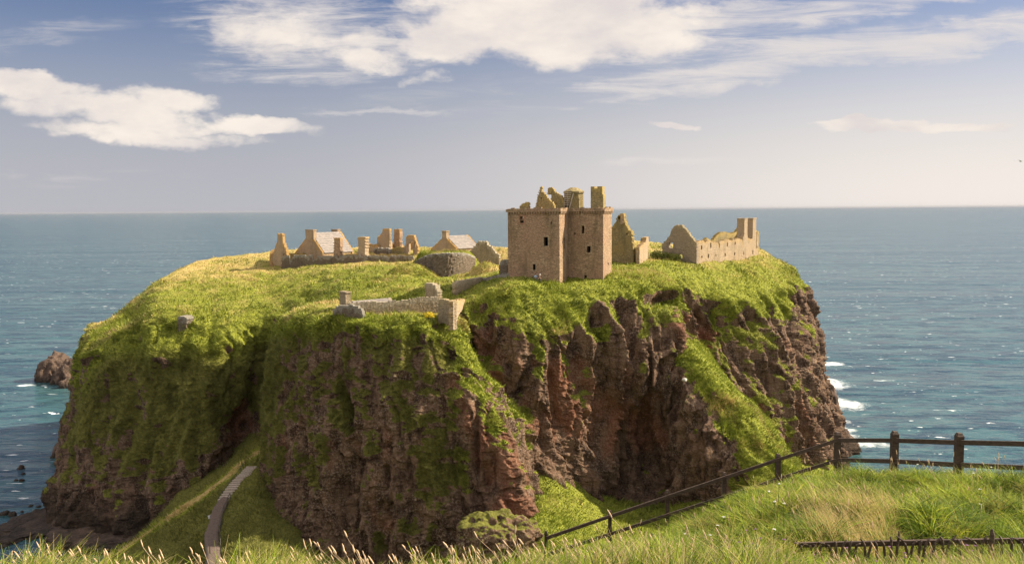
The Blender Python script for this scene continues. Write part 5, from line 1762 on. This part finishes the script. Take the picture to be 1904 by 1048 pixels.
def flowers():
    rng = np.random.default_rng(9)
    def cluster(name, label, spots, col, r, petals, h0, h1, cat='flower'):
        V = []; Fq = []; C = []
        for (px, y) in spots:
            x = (px - 952) / F * y
            z = float(fore_z(x, y)); h = rng.uniform(h0, h1)
            top = np.array([x + rng.normal(0, .04), y, z + h]); st = np.array([x, y, z])
            i = len(V); w = .004
            V += [st + (-w, 0, 0), st + (w, 0, 0), top + (w, 0, 0), top + (-w, 0, 0)]; Fq.append((i, i + 1, i + 2, i + 3)); C += [(.10, .16, .03)] * 4
            for k in range(petals):
                a = rng.uniform(0, 6.28); rr = r * rng.uniform(.2, 1.0)
                c = top + np.array([math.cos(a) * rr, math.sin(a) * rr, rng.uniform(-.2, .2) * r]); s = r * rng.uniform(.25, .42)
                nx = rng.normal(0, .4, 3); i = len(V)
                V += [c + np.array([-s, -s, nx[0] * s]), c + np.array([s, -s, nx[1] * s]), c + np.array([s, s, nx[2] * s]), c + np.array([-s, s, 0])]
                Fq.append((i, i + 1, i + 2, i + 3)); C += [tuple(np.array(col) * rng.uniform(.8, 1.1))] * 4
        me = mesh_np(name, np.array(V), np.array(Fq), False, {'col': np.array(C)})
        o = link(name, me, M_BLADE); tag(o, label, cat, kind='stuff')
    white = [(1340, 12.4), (1348, 12.6), (1335, 12), (1362, 11.8), (1280, 12.5), (1440, 14), (1456, 13.2), (1452, 12.8), (1838, 14.2), (1845, 14.5), (1864, 18.2), (1832, 16), (1846, 10.4), (1720, 18.0), (1326, 11.2), (1450, 11), (1466, 12)]
    cluster('white_flowers', 'white umbel flowers dotted through the foreground grass', white, (.75, .74, .66), .021, 20, .38, .5)
    purple = [(rng.uniform(1290, 1420), rng.uniform(8.4, 9.4)) for _ in range(22)] + [(rng.uniform(1800, 1900), rng.uniform(8.2, 9.4)) for _ in range(14)] + [(rng.uniform(1440, 1700), rng.uniform(8.4, 9.4)) for _ in range(10)]
    cluster('purple_flowers', 'small purple thistle flowers in the foreground grass', purple, (.30, .12, .30), .016, 9, .28, .5)


flowers()

# yellow flowering bush on the terrace
def bush(px, py, D, r, label, cols, name='shrub', nleaf=900, mat=None):
    c = W(px, py, D)
    rng = np.random.default_rng(int(px))
    root = empty(name, c, label, 'bush')
    n = nleaf
    d = rng.normal(size=(n, 3)); d /= np.linalg.norm(d, axis=1, keepdims=True)
    rr = r * rng.random(n) ** .4
    p = c + d * rr[:, None] * np.array([1.2, 1, .75]); p[:, 2] = np.maximum(p[:, 2], c[2] - .3 * r)
    s = r * .10
    V = np.zeros((n, 4, 3)); q = rng.normal(size=(n, 3)); q /= np.linalg.norm(q, axis=1, keepdims=True); q2 = np.cross(q, d); q2 /= np.linalg.norm(q2, axis=1, keepdims=True) + 1e-6
    V[:, 0] = p - q * s; V[:, 1] = p + q2 * s; V[:, 2] = p + q * s; V[:, 3] = p - q2 * s
    C = np.array(cols)[rng.integers(0, len(cols), n)]
    me = mesh_np('foliage', V.reshape(-1, 3), np.arange(n * 4).reshape(n, 4), False, {'col': np.repeat(C, 4, 0)})
    link('foliage', me, M_BLADE, root)
    mb = MB()
    for k in range(5):
        mb.tube([tuple(c - np.array([0, 0, r * .8])), tuple(c + np.array([rng.uniform(-.5, .5) * r, rng.uniform(-.5, .5) * r, r * .3]))], [.05, .02], 5)
    mb.build('stem', M_WOOD, root)


bush(797, 586, 146.3, .85, 'bright yellow flowering bush on the terrace edge', [(.75, .50, .02), (.80, .56, .03), (.20, .25, .03)], 'gorse_bush', 500)
for (px, py, D, r, lab) in ((1242, 476, 209, 1.5, 'round green bush against the left corner of the long roofless building'),
                            (1256, 478, 206, 1.2, 'low green bush second from the left before the dark gable of the long roofless building'),
                            (1222, 474, 208, 1.5, 'olive bush standing alone left of the long roofless building')):
    bush(px, py, D, r, lab, [(.14, .17, .03), (.22, .24, .05), (.28, .27, .07)], 'shrub', 700)


# ------------------------------------------------------------------ people at the foot of the keep
def person(base, pose, label, shirt, trousers, hair, yaw=0):
    root = empty('person', base, label, 'person')
    if pose == 'sit':
        J = dict(pel=(0, 0, .45), sp=(0, -.02, .68), ch=(0, .0, .92), nk=(0, .0, 1.06), hd=(0, -.02, 1.17), ht=(0, 0, 1.27))
        legs = [[(s * .10, 0, .45), (s * .16, -.42, .50), (s * .16, -.50, .07), (s * .16, -.64, .03)] for s in (-1, 1)]
        arms = [[(s * .19, 0, .97), (s * .27, -.08, .72), (s * .14, -.30, .60), (s * .10, -.38, .58)] for s in (-1, 1)]
    else:
        J = dict(pel=(0, 0, .92), sp=(0, 0, 1.12), ch=(0, 0, 1.36), nk=(0, 0, 1.50), hd=(0, -.02, 1.61), ht=(0, 0, 1.71))
        legs = [[(s * .10, 0, .90), (s * .12, -.02, .50), (s * .13, .02, .08), (s * .14, -.13, .03)] for s in (-1, 1)]
        arms = [[(s * .20, 0, 1.42), (s * .27, .02, 1.14), (s * .25, -.10, .90), (s * .24, -.13, .82)] for s in (-1, 1)]

    def skin(name, chains, rad, mat, par):
        me = bpy.data.meshes.new(name); V = []; E = []
        R_ = []
        for ch, rr in zip(chains, rad):
            for i, p in enumerate(ch):
                if i == 0 and V and isinstance(p, int):
                    prev = p; continue
                V.append(p); R_.append(rr[i])
                k = len(V) - 1
                if i > 0: E.append((prev, k))
                prev = k
        me.from_pydata(V, E, [])
        o = bpy.data.objects.new(name, me); COL.objects.link(o)
        o.modifiers.new('skin', 'SKIN'); o.modifiers.new('sub', 'SUBSURF').levels = 1
        for i, sv in enumerate(me.skin_vertices[0].data):
            sv.radius = (R_[i], R_[i]); sv.use_root = (i == 0)
        dg = bpy.context.evaluated_depsgraph_get(); dg.update()
        me2 = bpy.data.meshes.new_from_object(o.evaluated_get(dg))
        bpy.data.objects.remove(o)
        me2.transform(Matrix.Rotation(yaw, 4, 'Z'))
        o2 = bpy.data.objects.new(name, me2); COL.objects.link(o2); me2.materials.clear(); me2.materials.append(mat)
        for p in me2.polygons: p.use_smooth = True
        o2.parent = par
        return o2
    skinm = mat_simple('skin', (.45, .27, .18), (.5, .31, .21), 3, bump=0)
    body = [[J['pel'], J['sp'], J['ch'], J['nk'], J['hd'], J['ht']]]
    rad = [[.13, .13, .15, .055, .095, .07]]
    for l in legs: body.append([0] + l[0:]); rad.append([0, .085, .06, .042, .035])
    for a in arms: body.append([2] + a); rad.append([0, .055, .042, .032, .035])
    skin('body', body, rad, skinm, root)
    sh = [[J['sp'], J['ch']]]; sr = [[.155, .17]]
    for a in arms: sh.append([1] + a[:2] + [tuple((np.array(a[1]) * .5 + np.array(a[2]) * .5))]); sr.append([0, .075, .058, .05])
    skin('jacket', sh, sr, mat_simple('cloth', shirt, tuple(np.array(shirt) * 1.3), 5, bump=0), root)
    tr = [[J['pel'], tuple((np.array(J['pel']) + np.array(J['sp'])) / 2)]]; trr = [[.15, .15]]
    for l in legs: tr.append([0] + l[:3]); trr.append([0, .10, .075, .06])
    skin('trousers', tr, trr, mat_simple('trouser_cloth', trousers, tuple(np.array(trousers) * 1.3), 5, bump=0), root)
    bm = bmesh.new(); bmesh.ops.create_uvsphere(bm, u_segments=12, v_segments=8, radius=.112)
    bmesh.ops.translate(bm, verts=list(bm.verts), vec=Vector(J['hd']) + Vector((0, .02, .045)))
    me = bpy.data.meshes.new('hair'); bm.to_mesh(me); bm.free(); me.transform(Matrix.Rotation(yaw, 4, 'Z'))
    o = bpy.data.objects.new('hair', me); COL.objects.link(o); me.materials.append(mat_simple('hair', hair, tuple(np.array(hair) * 1.2), 5, bump=0)); o.parent = root


pb = W(996, 527, 169.4); pb[2] = max(pb[2] - .1, ground_near(pb[0], pb[1], 1.2) - .05)
person(pb, 'sit', 'person in a pale blue top sitting against the foot of the keep', (.22, .36, .50), (.12, .12, .16), (.10, .06, .04), .3)
pb = W(1004, 529, 169.0); pb[2] = max(pb[2] - .4, ground_near(pb[0], pb[1], 1.2) - .35)
person(pb, 'stand', 'person in dark clothes and white cap standing by the foot of the keep', (.05, .045, .05), (.07, .06, .06), (.75, .73, .70), -.4)


# ------------------------------------------------------------------ gull at the right edge
def gull():
    c = W(1898, 300, 90)
    root = empty('gull', c, 'distant gull gliding at the right edge of the sky', 'bird')
    bm = bmesh.new()
    me = bpy.data.meshes.new('body')
    mb = MB(); mb.tube([(0, -.22, 0), (0, -.14, .02), (0, 0, 0), (0, .14, .0), (0, .26, .0)], [.02, .05, .065, .04, .01], 8)
    P = [(0, -.06, .03), (.28, -.12, .13), (.60, .02, .06)]
    for s in (-1, 1):
        v = [mb.bm.verts.new((s * x, y + dy, z)) for (x, y, z) in P for dy in (-.05, .09)]
        v2 = [mb.bm.verts.new((s * x, y + dy, z - .012)) for (x, y, z) in P for dy in (-.05, .09)]
        for k in (0, 2):
            mb.bm.faces.new([v[k], v[k + 2], v[k + 3], v[k + 1]]); mb.bm.faces.new([v2[k], v2[k + 1], v2[k + 3], v2[k + 2]])
            mb.bm.faces.new([v[k], v2[k], v2[k + 2], v[k + 2]]); mb.bm.faces.new([v[k + 1], v[k + 3], v2[k + 3], v2[k + 1]])
        mb.bm.faces.new([v[4], v2[4], v2[5], v[5]])
    o = mb.build('body', mat_simple('plumage', (.45, .45, .46), (.6, .6, .6), 4, bump=0))
    o.parent = root


gull()
# ------------------------------------------------------------------ sea air
def haze():
    mb = MB()
    mb.hexa([(-95000, -3000, -1), (95000, -3000, -1), (95000, 80000, -1), (-95000, 80000, -1),
             (-95000, -3000, 90), (95000, -3000, 90), (95000, 80000, 90), (-95000, 80000, 90)])
    m = bpy.data.materials.new('sea_air'); m.use_nodes = True
    t = m.node_tree; t.nodes.remove(t.nodes['Principled BSDF'])
    v = t.nodes.new('ShaderNodeVolumePrincipled')
    v.inputs['Color'].default_value = (.40, .41, .45, 1)
    v.inputs['Density'].default_value = 1.3e-5
    t.links.new(v.outputs[0], t.nodes['Material Output'].inputs['Volume'])
    o = mb.build('haze', m); tag(o, kind='stuff')


haze()
print('verts', sum(len(o.data.vertices) for o in SC.objects if o.type == 'MESH'))
